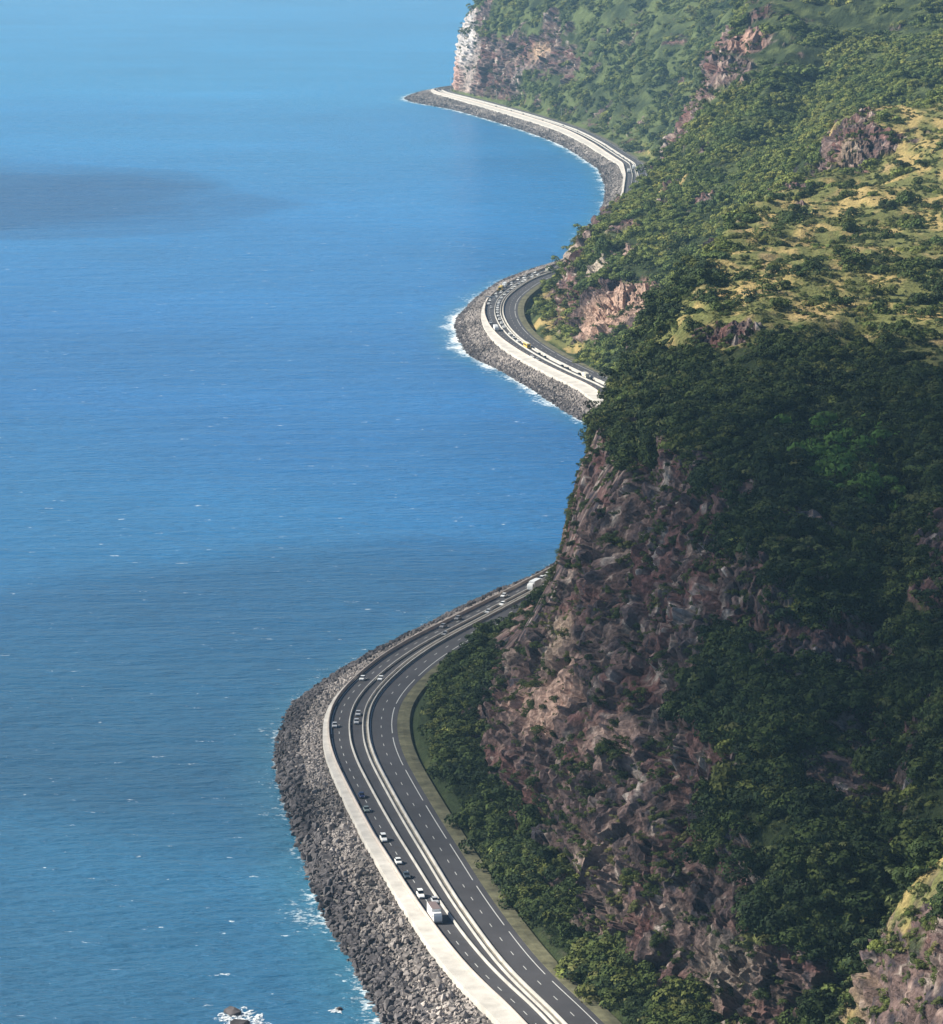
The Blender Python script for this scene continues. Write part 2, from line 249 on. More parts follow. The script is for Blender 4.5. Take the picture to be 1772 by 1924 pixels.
G = pchip(tk, np.transpose(V, (1, 0, 2)), tc).transpose(1, 0, 2)     # rows x cols x 4
lin = np.stack([np.stack([np.interp(tc, tk, V[r, :, c]) for c in (0, 1)], -1) for r in range(len(rows))])
P = np.zeros(G.shape[:2] + (3,)); P[..., 0] = .5 * G[..., 0] + .5 * lin[..., 0]; P[..., 1] = rows[:, None]; P[..., 2] = .5 * G[..., 1] + .5 * lin[..., 1]
rock = G[..., 2].copy(); dry = G[..., 3].copy()
def normals(P):
    du = np.gradient(P, axis=0); dv = np.gradient(P, axis=1); n = np.cross(dv, du); n /= np.linalg.norm(n, axis=-1, keepdims=True) + 1e-9
    return np.where(n[..., 2:3] < -0.2, -n, n)
X, Yc, Z = P[..., 0], P[..., 1], P[..., 2]
# patches of bare rock (x,y,radius,strength)
for px, py, r, a in [(86,955,9,.75),(101,952,9,.8),(110,945,6,.6),(92,884,7,.7),(112,890,8,.8),(135,1000,11,.9),(140,985,8,.8),(150,1040,10,.7),(101,905,6,.8),(104,880,6,.7),(128,960,8,.6),(95,1010,9,.5),(214,1975,13,1.2),(172,1880,9,1.),(166,1850,7,.7),(228,1968,8,.7),(205,1500,5,.3),(82,2262,8,1.),(98,2275,8,1.),(70,2345,7,1.),(66,2320,6,.9),(96,2170,20,1.),(84,2160,14,1.),(128,2400,9,.9),(140,2470,8,.8),(150,2330,10,.6),(176,2600,12,.6),
                     (110,2330,6,.5),(127,2420,6,.6),(98,4640,14,.8),(22,4880,16,.6),(160,4200,10,.5),(216,3900,12,.5),(190,3980,10,.5),(200,2830,22,1.),(190,2800,14,1.),(221,2900,22,.8),(236,2960,16,.7),(212,1978,6,.8),(163,1780,8,.6),(178,1950,9,.8),(290,3100,25,.3),(88,1300,8,.7),(96,1296,8,.6)]:
    rock = np.maximum(rock, a * np.exp(-(((X - px) / r) ** 2 + ((Yc - py) / (r * 2.2)) ** 2)) * 1.25)
for px, py, r, a in [(84,1150,8,.75),(80,1020,6,.7),(66,900,6,.5),(48,1050,4,.3),(24,1240,5,.5),(60,970,4,.4),(34,1330,6,.3),(60,1205,6,.4)]:      # wooded ledges
    rock *= 1 - a * np.exp(-(((X - px) / r) ** 2 + ((Yc - py) / (r * 2.8)) ** 2))
face = smooth(.5, 1.3, tc)[None, :] * (1 - smooth(7.2, 9.0, tc)[None, :])
far = smooth(1500, 3200, Yc)
N = normals(P)
big = fbm(X / 55, Yc / 75, Z / 80, 4, 3, True)                                # spurs and gullies
rib = fbm(X / 12, Yc / 13, Z / 60, 5, 21, True)
but = fbm(X / 30, Yc / 24, Z / 150, 3, 25, True)
led = fbm(X / 40, Yc / 40, Z / 5.5, 3, 31)
blk = fbm(X / 5, Yc / 5, Z / 6, 4, 41, True)
cover = fbm(X / 26, Yc / 34, Z / 22, 4, 51)
cover2 = fbm(X / 7, Yc / 9, Z / 7, 3, 55)
rk = smooth(.33, .50, rock * .92 + .50 * cover + .34 * cover2)
rk *= smooth(.2, .9, tc)[None, :]
amp = face * (7.5 + 4.0 * far)
calm = (1 - .65 * (1 - smooth(760, 800, Yc))) * (1 - .5 * np.exp(-((Yc - 1985) / 40) ** 2))
crk = np.exp(-(vnoise(X / 6.5, Yc / 6.5, Z / 45, 131) / .09) ** 2) + .7 * np.exp(-(vnoise(X / 3, Yc / 3, Z / 16, 133) / .1) ** 2)
ph = Z / 9.0 + 1.1 * vnoise(X / 30, Yc / 30, Z / 30, 137) + .25 * vnoise(X / 5, Yc / 5, 0 * Z, 138); ph = ph - np.floor(ph)
ph2 = Z / 4.0 + 1.3 * vnoise(X / 14, Yc / 14, Z / 20, 139); ph2 = ph2 - np.floor(ph2)
lay = smooth(-.5, .1, vnoise(X / 35, Yc / 35, Z / 30, 141))
msk = (rk > .01); b1 = np.zeros(X.shape); b2 = b1.copy(); c1 = b1.copy(); c2 = b1.copy(); scl_ = 1 + 1.1 * smooth(1700, 3500, Yc)
wx = X + 2.0 * vnoise(X / 9, Yc / 9, Z / 9, 171); wz = Z + 1.5 * vnoise(X / 12, Yc / 12, Z / 12, 173)
b1[msk], c1[msk] = blocks((wx / scl_)[msk], (Yc / scl_)[msk], (wz / scl_)[msk], 6.2, 6.2, 21, 201)
b2[msk], c2[msk] = blocks((wx / scl_)[msk], (Yc / scl_)[msk], (wz / scl_)[msk], 2.7, 2.7, 7.0, 211)
def plates(nz, k): q = nz * k; f_ = q - np.floor(q); return (np.floor(q) + smooth(.38, .62, f_)) / k
disp = calm * (amp * (big - .38) + 4.5 * face * (but - .35)) + rk * (-1.3 * crk + lay * (3.4 * (smooth(0, .85, ph) - .5) + 1.3 * (ph2 - .5))) + rk * calm * (1 - .5 * smooth(4800, 4900, Yc)) * (2.4 * (rib - .3) + 3.8 * b1 + 1.6 * b2 + .5 * (blk - .3)) * (1 + .8 * far) + (1 - rk) * face * 1.6 * fbm(X / 14, Yc / 16, Z / 14, 3, 61)
# strong silhouette sections stay where they are
def line_d(pts):
    best = np.full(X.shape, 1e9)
    for (x0, y0), (x1, y1) in zip(pts, pts[1:]):
        k_ = np.clip(((X - x0) * (x1 - x0) + (Yc - y0) * (y1 - y0)) / ((x1 - x0) ** 2 + (y1 - y0) ** 2), 0, 1)
        best = np.minimum(best, np.hypot(X - x0 - k_ * (x1 - x0), (Yc - y0 - k_ * (y1 - y0)) * .6))
    return best
for pts, dep, wid in [([(42,1080),(52,1120),(57,1170),(60,1250),(64,1330)], -7, 4.5), ([(132,1090),(118,1000),(106,930),(99,870),(97,800)], -13, 9), ([(76,880),(84,950),(92,1040),(100,1120)], 7, 8),
                      ([(60,900),(56,960),(50,1020)], -5, 4.5), ([(70,1180),(76,1120),(78,1060)], 5, 6), ([(112,1150),(130,1230),(140,1290)], -7, 9), ([(150,1130),(165,1220)], 6, 12),
                      ([(150,2600),(120,2500),(95,2440)], -9, 10), ([(240,2750),(200,2600),(160,2440)], 9, 14), ([(300,2900),(250,2700),(215,2500)], -11, 14), ([(380,3000),(340,2750),(300,2500)], 10, 18),
                      ([(260,4200),(215,4000),(190,3930)], -14, 16), ([(200,4400),(165,4260)], -14, 14), ([(230,4300),(195,4150),(160,4080)], 10, 12), ([(300,4000),(250,3850),(215,3760)], 10, 12), ([(110,4620),(90,4560)], -12, 12), ([(330,3900),(290,3760),(240,3680)], -12, 12)]:
    disp = disp + face * dep * np.exp(-(line_d(pts) / wid) ** 2)
disp = np.where((np.abs(Yc - 1305) < 120) & (tc < 5)[None, :], np.minimum(disp, .6), disp)
disp *= 1 - .55 * np.exp(-((Yc - 1385) / 60) ** 4) * (tc < 6)[None, :]
D = N * disp[..., None]
D[..., 2] *= .75
P = P + D
# plateau relief
pl = (smooth(5.8, 6.4, tc))[None, :]
P[..., 2] += pl * (1.1 * fbm(P[..., 0] / 30, Yc / 60, 0 * Z, 3, 71) + 5 * far * fbm(P[..., 0] / 60, Yc / 70, 0 * Z, 4, 73, True))
# inner ditch beside the road on the middle headland
dd = P[..., 0] - tx0[:, None]
P[..., 2] -= 4.2 * np.exp(-((dd - 6.5) / 3.2) ** 2) * (smooth(2235, 2300, Yc) * (1 - smooth(2540, 2580, Yc)))
P[..., 2] -= 1.6 * np.exp(-((dd - 3.0) / 1.5) ** 2) * (Yc < 1400)
P[..., 2] = np.maximum(P[..., 2], 2.0)
N = normals(P); X, Yc, Z = P[..., 0], P[..., 1], P[..., 2]
# ---- true ground colours
def C(*c): return np.array(c)
n1 = fbm(X / 12, Yc / 14, Z / 10, 4, 81); n2 = fbm(X / 3.2, Yc / 3.6, Z / 4.5, 3, 85); n3 = fbm(X / 30, Yc / 35, Z / 40, 3, 91)
grs = 0
for px, py, rr_ in [(97,1292,5),(91,1281,5),(85,1271,5),(79,1262,5),(73,1252,5),(68,1243,4),(63,1232,4),(60,1222,3),(88,1310,6)]:
    grs = np.maximum(grs, np.exp(-(((X - px) / rr_) ** 2 + ((Yc - py) / (rr_ * 1.6)) ** 2)))
grs = smooth(.3, .6, grs + .25 * n2) * (1 - .6 * rk)
strk = fbm(X / 4, Yc / 4, Z / 40, 3, 95)
rc = C(.155, .105, .095) * np.ones(X.shape + (3,))
def mix(a, b, t): return a + (b - a) * np.clip(t, 0, 1)[..., None]
rc = mix(rc, C(.17, .085, .074), smooth(-.05, .4, n3) * .8)
rc = mix(rc, C(.29, .215, .18), smooth(.15, .55, n1 + .4 * strk))
rc = mix(rc, C(.045, .040, .048), smooth(.02, .4, -n2 - .3 * n1))
rc = mix(rc, C(.045, .036, .042), smooth(.12, .42, -strk + .2 * n1) * .8)
rc = mix(rc, C(.17, .082, .072), .6 * smooth(.35, .5, vnoise(X / 60, Yc / 60, Z / 4.2, 161)))
rc = mix(rc, C(.46, .39, .34), smooth(.30, .6, strk + .4 * n2) * .85)
n4 = fbm(X / 1.3, Yc / 1.4, Z / 2.6, 2, 151); rc = rc * (1 + .40 * n4[..., None]) * (1 + .22 * c1[..., None] + .26 * c2[..., None])
for px, py, pz, r, a, c in [(26,1075,38,14,1.,C(.50,.34,.27)),(19,1110,26,12,.9,C(.46,.31,.25)),(24,1120,50,12,.8,C(.48,.36,.27)),(44,1000,40,12,.8,C(.44,.31,.26)),(32,1010,26,9,.8,C(.46,.31,.26)),(40,925,22,12,.55,C(.36,.27,.23)),(62,850,22,12,.6,C(.38,.31,.25)),(36,1320,24,14,.9,C(.26,.085,.075)),(30,1290,60,12,.45,C(.20,.09,.09)),
                            (50,990,60,10,.5,C(.40,.34,.30)),(80,2165,25,18,.95,C(.46,.31,.24)),(66,2340,46,12,.8,C(.46,.37,.31)),(84,2262,46,12,.9,C(.50,.42,.34)),(98,2275,50,12,.8,C(.50,.36,.30)),(100,2172,34,20,.9,C(.46,.31,.24)),(0,4890,30,40,.7,C(.50,.42,.38)),
                            (-12,4972,80,44,1.,C(.56,.51,.49)),(-20,4972,28,26,.9,C(.46,.30,.26)),(98,4640,70,22,.9,C(.52,.36,.24)),(70,4640,40,30,.6,C(.40,.34,.32)),(190,2830,110,26,.6,C(.40,.29,.27)),(222,2900,160,18,.8,C(.45,.28,.22)),
                            (207,1974,140,14,.55,C(.42,.32,.22)),(88,742,45,12,.7,C(.27,.20,.13)),(104,890,62,8,.7,C(.36,.24,.18))]:
    g = np.exp(-(((X - px) / r) ** 2 + ((Yc - py) / (r * 1.9)) ** 2 + ((Z - pz) / r) ** 2)) * a
    rc = mix(rc, c * (1 + .25 * n2[..., None]), smooth(.15, .6, g + .25 * g * n2 + .15 * g * n1) * a)
veg = mix(C(.034, .048, .020) * np.ones(X.shape + (3,)), C(.062, .075, .028), smooth(-.1, .5, n1 + .3 * n2))
veg = mix(veg, C(.12, .085, .06), smooth(.4, .75, n2 + .2 * n3) * .5 * (Yc < 2700))
dg = mix(C(.38, .285, .12) * np.ones(X.shape + (3,)), C(.15, .155, .055), smooth(-.36, .10, fbm(X / 9, Yc / 30, 0 * Z, 4, 101)))
veg = mix(veg, C(.105, .130, .048) * (1 + .3 * n2[..., None]), smooth(3000, 3700, Yc) * smooth(-.35, .2, n3) * .9 + .55 * smooth(2050, 2200, Yc) * (Yc < 3000) * smooth(-.1, .3, n1))
dg = mix(dg, C(.38, .26, .14), .6 * smooth(.3, .65, fbm(X / 14, Yc / 30, 0 * Z, 3, 105)))
veg = mix(veg, C(.15, .125, .055), .75 * np.exp(-(((X - 68) / 22) ** 2 + ((Yc - 1370) / 75) ** 2)) * smooth(-.2, .3, n1))
veg = mix(veg, C(.13, .16, .07) * (1 + .35 * n2[..., None]), grs)
dmask = smooth(.34, .50, dry * 1.15 + .26 * fbm(X / 16, Yc / 22, 0 * Z, 4, 121) + .12 * cover2) * (1 - smooth(.4, .8, rk))
col = mix(mix(veg, dg, dmask), rc, rk)
me = grid_mesh('hillside', P, M['land'], smooth=False); set_col(me, 'col', col.reshape(-1, 3))
hill = tag(link('hillside', me), kind='structure')

# ------------------------------------------------------------------ roads, walls and barriers
def strip(name, pts_offsets, y0, y1, m, kind='structure', step=None, label=None, cat=None, group=None):
    ys = np.concatenate([np.arange(y0, min(y1, 1500), 4.0), np.arange(max(y0, 1500), min(y1, 2700), 6.), np.arange(max(y0, 2700), y1 + 1, 10.)]) if step is None else np.arange(y0, y1 + step * .5, step)
    A = np.stack([at(ys, o(ys) if callable(o) else o, z(ys) if callable(z) else z) for o, z in pts_offsets], 1)
    me = grid_mesh(name, A, m, smooth=False); o = link(name, me); tag(o, label, cat, group, kind); return o
Y0, Y1 = 420, 7000
strip('road', [(lambda y: WALL(y) - .1, 7.0), (9.6, 7.0)], Y0, Y1, M['asphalt'])
strip('verge', [(9.6, 6.9), (9.7, 7.04), (11.5, 7.15), (13.8, 7.0), (14.8, 5.4)], Y0, Y1, M['verge'])
strip('promenade', [(lambda y: WALL(y) - .3 - PROM(y), 5.0), (lambda y: WALL(y) - .3 - PROM(y), 7.2), (lambda y: WALL(y) - .3, 7.25)], Y0, Y1, M['concrete'])
strip('median_strip', [(-1.9, 7.03), (-.35, 7.03)], Y0, Y1, M['median'])
def barrier(name, off, wid, h, m, label, cat, y0=Y0, y1=Y1):
    f = off if callable(off) else (lambda y: off + 0 * y)
    o = strip(name, [(lambda y: f(y) - wid / 2, 6.9), (lambda y: f(y) - wid / 2.6, 7 + h * .35), (lambda y: f(y) - wid / 4, 7 + h), (lambda y: f(y) + wid / 4, 7 + h), (lambda y: f(y) + wid / 2.6, 7 + h * .35), (lambda y: f(y) + wid / 2, 6.9)], y0, y1, m, kind=None, label=label, cat=cat)
    return o
barrier('sea_wall', lambda y: WALL(y), .55, 1.25, M['wallc'], 'low tan concrete sea wall between the pale promenade and the outer lanes', 'sea wall')
barrier('separator_wall', lambda y: SEP(y), .55, .8, M['barrier'], 'long white concrete lane separator between outer lanes and middle lane', 'barrier')
barrier('median_barrier', -1.95, .5, .8, M['barrier'], 'white concrete median barrier on the seaward side of the gravel strip', 'barrier')
barrier('median_barrier', -.15, .6, .9, M['barrier'], 'white concrete median barrier beside the cliffside lanes', 'barrier')
def dashes(name, off, wid, ln, gap, y0, y1, z=7.03):
    bm = bmesh.new(); y = y0
    while y < y1:
        n = max(1, int(ln / 6)); ys = np.linspace(y, y + ln, n + 1); o = off(ys) if callable(off) else off
        a = at(ys, o - wid / 2, z); b = at(ys, o + wid / 2, z)
        va = [bm.verts.new(p) for p in a]; vb = [bm.verts.new(p) for p in b]
        for i in range(n): bm.faces.new((va[i], vb[i], vb[i + 1], va[i + 1]))
        y += ln + gap
    me = bpy.data.meshes.new(name); bm.to_mesh(me); bm.free(); me.materials.append(M['paint']); return tag(link(name, me), kind='structure')
dashes('lane_marking', 4.2, .20, 3.2, 9.8, 830, 5300)
dashes('lane_marking', lambda y: (WALL(y) + SEP(y)) / 2 , .20, 3.2, 6.8, 830, 5300)
dashes('edge_line', 7.8, .26, 39, 6, 800, 5300)
dashes('edge_line', lambda y: WALL(y) + 1.0, .2, 39, 6, 800, 5300)
dashes('edge_line', .55, .22, 60, 0, 800, 5300)
# embankment under the boulders
ys = np.arange(420, 7000, 5.)
sx = shore(ys); A = at(ys, WALL(ys) - .25 - PROM(ys), 5.2)
B_ = np.stack([sx, A[:, 1], 0 * sx - .3], 1); Cc = B_.copy(); Cc[:, 0] -= 8; Cc[:, 2] = -5
Dn = at(ys, 11, 4.9)
E_ = [Dn, A]
for t in (.25, .5, .75): 
    q = A * (1 - t) + B_ * t; q[:, 2] += .8 * np.sin(t * 3.1416); E_.append(q)
E_ += [B_, Cc]
me = grid_mesh('embankment', np.stack(E_, 1), M['gravelbase']); tag(link('embankment', me), kind='structure')

# ------------------------------------------------------------------ sea
ysea = np.concatenate([[-9000, -3000, -800, 0, 200], np.arange(300, 3000, 2.5), np.arange(3000, 5400, 6.), np.arange(5400, 7400, 40.), [8000, 10000, 14000, 22000, 40000]])
sxx = shore(np.clip(ysea, 310, 7400)); sxx = np.where(ysea > 7400, 270, sxx); sxx = np.where(ysea < 300, 28, sxx)
dcol = np.array([-60, -20, -8, -4, -2, -1, 0, 1, 2, 3, 4.5, 6, 8, 11, 15, 20, 30, 60, 150, 400, 1000, 3000, 9000, 30000.])
SP = np.zeros((len(ysea), len(dcol), 3)); SP[..., 0] = sxx[:, None] - dcol; SP[..., 1] = ysea[:, None]
oob = (ysea > 7300) | (ysea < 250)
SP[oob, 0, 0] = 30000
sm = mat('sea_water', (.010, .060, .115),   .25, .4); n = sm.node_tree; L = n.links; b = n.nodes['Principled BSDF']; b.inputs['IOR'].default_value = 1.33
geo = n.nodes.new('ShaderNodeNewGeometry')
def noise(scale, stretch, detail, rough=.6, rot=0):
    mp = n.nodes.new('ShaderNodeMapping'); mp.inputs['Scale'].default_value = stretch; mp.inputs['Rotation'].default_value = (0, 0, rot); L.new(geo.outputs['Position'], mp.inputs[0])
    t = n.nodes.new('ShaderNodeTexNoise'); t.inputs['Scale'].default_value = scale; t.inputs['Detail'].default_value = detail; t.inputs['Roughness'].default_value = rough; L.new(mp.outputs[0], t.inputs[0]); return t
def mrange(src, a, b_, c, d):
    r = n.nodes.new('ShaderNodeMapRange'); r.inputs[1].default_value = a; r.inputs[2].default_value = b_; r.inputs[3].default_value = c; r.inputs[4].default_value = d; L.new(src, r.inputs[0]); return r.outputs[0]
def math_(op, a, b_):
    r = n.nodes.new('ShaderNodeMath'); r.operation = op
    for i, v in enumerate((a, b_)):
        if isinstance(v, (int, float)): r.inputs[i].default_value = v
        else: L.new(v, r.inputs[i])
    return r.outputs[0]
wv = noise(.09, (1, 2.6, 1), 7, .62, .10); wv2 = noise(.018, (1, 2.2, 1), 4, .55, -.08); wl = noise(.0022, (1, .55, 1), 3, .5, .3)
sw = noise(.030, (.35, 1.8, 1), 3, .5, .16); hgt = math_('ADD', math_('ADD', math_('MULTIPLY', wv.outputs[0], 1.15), math_('MULTIPLY', wv2.outputs[0], 1.6)), math_('MULTIPLY', sw.outputs[0], 1.3))
bp = n.nodes.new('ShaderNodeBump'); bp.inputs['Strength'].default_value = .9; bp.inputs['Distance'].default_value = 2.6; L.new(hgt, bp.inputs['Height']); L.new(bp.outputs[0], b.inputs['Normal'])
cr = n.nodes.new('ShaderNodeValToRGB'); el = cr.color_ramp.elements; el[0].position = .3; el[0].color = (.010, .130, .330, 1); el[1].position = .7; el[1].color = (.016, .180, .410, 1)
L.new(wl.outputs[0], cr.inputs[0])
sp = n.nodes.new('ShaderNodeSeparateXYZ'); L.new(geo.outputs['Position'], sp.inputs[0])
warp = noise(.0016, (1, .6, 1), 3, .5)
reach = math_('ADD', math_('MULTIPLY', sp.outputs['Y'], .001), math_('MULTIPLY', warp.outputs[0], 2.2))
r2 = n.nodes.new('ShaderNodeValToRGB'); e2 = r2.color_ramp.elements; e2[0].position = .0; e2[0].color = (.018, .080, .145, 1); e2[1].position = 1; e2[1].color = (.030, .240, .470, 1)  # near water painted darker, standing in for cloud shade; paler far out
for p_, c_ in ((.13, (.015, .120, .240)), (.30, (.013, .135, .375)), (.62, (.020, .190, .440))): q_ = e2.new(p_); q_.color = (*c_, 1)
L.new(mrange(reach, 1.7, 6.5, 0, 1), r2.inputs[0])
fm = noise(.38, (1, 1, 1), 6, .7); at_ = n.nodes.new('ShaderNodeAttribute'); at_.attribute_name = 'shore'
fm2 = noise(.045, (1, .7, 1), 3, .6); edge = mrange(math_('ADD', math_('ADD', at_.outputs['Fac'], math_('MULTIPLY', fm2.outputs[0], .9)), math_('MULTIPLY', fm.outputs[0], 1.5)), 1.86, 2.10, 0, 1)
wc = noise(.085, (1, 2.2, 1), 6, .80, .1); caps = math_('GREATER_THAN', wc.outputs[0], .658)
wmix = math_('MAXIMUM', edge, caps)
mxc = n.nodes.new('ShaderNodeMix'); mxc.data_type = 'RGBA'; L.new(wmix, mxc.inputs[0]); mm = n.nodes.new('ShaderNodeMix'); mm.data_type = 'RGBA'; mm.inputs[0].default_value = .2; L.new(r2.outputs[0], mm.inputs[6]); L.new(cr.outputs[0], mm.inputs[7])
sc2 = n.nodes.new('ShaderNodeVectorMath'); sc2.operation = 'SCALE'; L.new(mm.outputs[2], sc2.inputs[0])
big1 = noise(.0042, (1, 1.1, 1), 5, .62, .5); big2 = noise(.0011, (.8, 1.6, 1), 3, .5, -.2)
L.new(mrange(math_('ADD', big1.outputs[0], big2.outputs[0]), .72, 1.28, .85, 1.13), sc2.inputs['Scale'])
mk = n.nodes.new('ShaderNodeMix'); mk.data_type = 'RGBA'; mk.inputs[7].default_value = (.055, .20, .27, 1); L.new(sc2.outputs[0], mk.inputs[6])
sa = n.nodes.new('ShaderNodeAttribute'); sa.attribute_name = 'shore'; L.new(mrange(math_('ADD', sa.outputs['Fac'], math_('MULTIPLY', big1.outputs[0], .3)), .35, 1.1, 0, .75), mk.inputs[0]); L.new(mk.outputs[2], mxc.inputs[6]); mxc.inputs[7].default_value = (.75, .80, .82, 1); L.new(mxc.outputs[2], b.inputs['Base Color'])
L.new(mrange(wmix, 0, 1, .22, .8), b.inputs['Roughness'])
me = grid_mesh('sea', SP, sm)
fo = np.interp(dcol, [-60, -1, 1, 5, 11, 22, 50], [0, .8, .87, .70, .50, .25, 0])
exposed = pchip([300, 900, 1000, 1400, 1900, 2050, 2300, 2500, 2700, 3300, 3700, 5000, 5400, 8000], [.78, .82, .76, .62, .82, .88, .97, .84, .68, .72, .88, .93, .76, .5], np.clip(ysea, 300, 8000))
set_f(me, 'shore', exposed[:, None] * fo[None, :] / .85 * .88)
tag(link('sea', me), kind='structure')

# ------------------------------------------------------------------ geometry-node scatter (stuff only)
def scatter(name, pts, rots, scl, protos, label_kind='stuff', label=None, cat=None):
    me = bpy.data.meshes.new(name); me.vertices.add(len(pts)); me.vertices.foreach_set('co', np.asarray(pts, np.float32).ravel())
    a = me.attributes.new('rot', 'FLOAT_VECTOR', 'POINT'); a.data.foreach_set('vector', np.asarray(rots, np.float32).ravel())
    a = me.attributes.new('scl', 'FLOAT_VECTOR', 'POINT'); a.data.foreach_set('vector', np.asarray(scl, np.float32).ravel())
    ng = bpy.data.node_groups.new(name, 'GeometryNodeTree'); ng.interface.new_socket('Geometry', in_out='INPUT', socket_type='NodeSocketGeometry'); ng.interface.new_socket('Geometry', in_out='OUTPUT', socket_type='NodeSocketGeometry')
    gi = ng.nodes.new('NodeGroupInput'); go = ng.nodes.new('NodeGroupOutput'); ip = ng.nodes.new('GeometryNodeInstanceOnPoints'); jn = ng.nodes.new('GeometryNodeGeometryToInstance')
    for pr in reversed(protos):
        oi = ng.nodes.new('GeometryNodeObjectInfo'); oi.inputs['Object'].default_value = pr; oi.inputs['As Instance'].default_value = True; ng.links.new(oi.outputs['Geometry'], jn.inputs[0])
    ng.links.new(gi.outputs[0], ip.inputs['Points']); ng.links.new(jn.outputs[0], ip.inputs['Instance']); ip.inputs['Pick Instance'].default_value = True
    for nm, sk in (('rot', 'Rotation'), ('scl', 'Scale')):
        na = ng.nodes.new('GeometryNodeInputNamedAttribute'); na.data_type = 'FLOAT_VECTOR'; na.inputs['Name'].default_value = nm
        if nm == 'rot':
            er = ng.nodes.new('FunctionNodeEulerToRotation'); ng.links.new(na.outputs['Attribute'], er.inputs[0]); ng.links.new(er.outputs[0], ip.inputs[sk])
        else: ng.links.new(na.outputs['Attribute'], ip.inputs[sk])
    ng.links.new(ip.outputs[0], go.inputs[0])
    o = link(name, me); md = o.modifiers.new('scatter', 'NODES'); md.node_group = ng; tag(o, label, cat, None, label_kind); return o

def crown_mesh(name, m, seed, n=420, leaf=.12, flat=.8, lobes=7, density_in=.25):
    r = np.random.default_rng(seed); ce = r.normal(size=(lobes, 3)) * np.array([.42, .42, .26]); ce[:, 2] = np.abs(ce[:, 2]) * .9 + .12; rad = r.uniform(.30, .52, lobes)
    vs = []; fs = []
    for i in range(n):
        k = r.integers(lobes); d = r.normal(size=3); d /= np.linalg.norm(d); d[2] = abs(d[2]) if r.random() < .75 else d[2]
        p = ce[k] + d * rad[k] * np.array([1, 1, flat]) * (1 - density_in * r.random() ** 2)
        nn = d + r.normal(size=3) * .32; nn /= np.linalg.norm(nn); t = np.cross(nn, r.normal(size=3)); t /= np.linalg.norm(t) + 1e-9; bt = np.cross(nn, t)
        s = leaf * r.uniform(.6, 1.5); b0 = len(vs)
        a1, a2 = r.uniform(.6, 1.2, 2)
        vs += [p - t * s * a1 - bt * s * .5, p + t * s * .9 - bt * s * a2 * .7, p + bt * s * a1 + nn * s * .3]; fs.append((b0, b0 + 1, b0 + 2))
    me = bpy.data.meshes.new(name); me.from_pydata([tuple(v) for v in vs], [], fs); me.materials.append(m); return me
def rock_mesh(name, m, seed, n=16, sq=(1, .85, .7)):
    r = np.random.default_rng(seed); bm = bmesh.new()
    for i in range(n):
        d = r.normal(size=3); d /= np.linalg.norm(d); d = np.sign(d) * np.abs(d) ** .75; d *= r.uniform(.78, 1) * .55; bm.verts.new(d * np.array(sq))
    h = bmesh.ops.convex_hull(bm, input=bm.verts); 
    for v in [v for v in bm.verts if not v.link_faces]: bm.verts.remove(v)
    me = bpy.data.meshes.new(name); bm.to_mesh(me); bm.free(); me.materials.append(m); return me
# prototype pieces are real boulders and shrubs standing in the scene: each is placed, then reused
def pick(weights, k):
    w_ = weights.ravel(); c_ = np.cumsum(w_); return np.searchsorted(c_, RNG.random(k) * c_[-1])
area = np.linalg.norm(np.cross(np.gradient(P, axis=0), np.gradient(P, axis=1)), axis=-1)
inview = (Yc > 640) & (Yc < 5150) & (X < .165 * Yc + 25) & (tc < 9.2)[None, :] & (tc > .45)[None, :] & (dd > 4.5) & ~((np.abs(Yc - 1360) < 85) & (dd < 9))
slope_up = np.clip(N[..., 2], 0, 1)
PF = P.reshape(-1, 3)
vegw = (1 - .93 * grs) * (1 - .6 * (Yc < 785)) * (1 - .6 * np.exp(-(((X - 68) / 22) ** 2 + ((Yc - 1370) / 75) ** 2))) * area * inview * (1 - rk) * (1 - .985 * dmask) * (.05 + .95 * smooth(-.18, .16, fbm(X / 18, Yc / 22, Z / 18, 3, 111)))
zoneA = (Yc < 1500); upA = np.exp(-(((X - 68) / 22) ** 2 + ((Yc - 1370) / 75) ** 2)); zoneB = (Yc >= 1500) & (Yc < 2750); zoneC = Yc >= 2750
talus = (tc < 1.35)[None, :]
plat = (tc > 5.7)[None, :]
brightA = np.exp(-(((X - 112) / 9) ** 2 + ((Yc - 1085) / 22) ** 2)) + np.exp(-(((X - 120) / 7) ** 2 + ((Yc - 1120) / 16) ** 2))

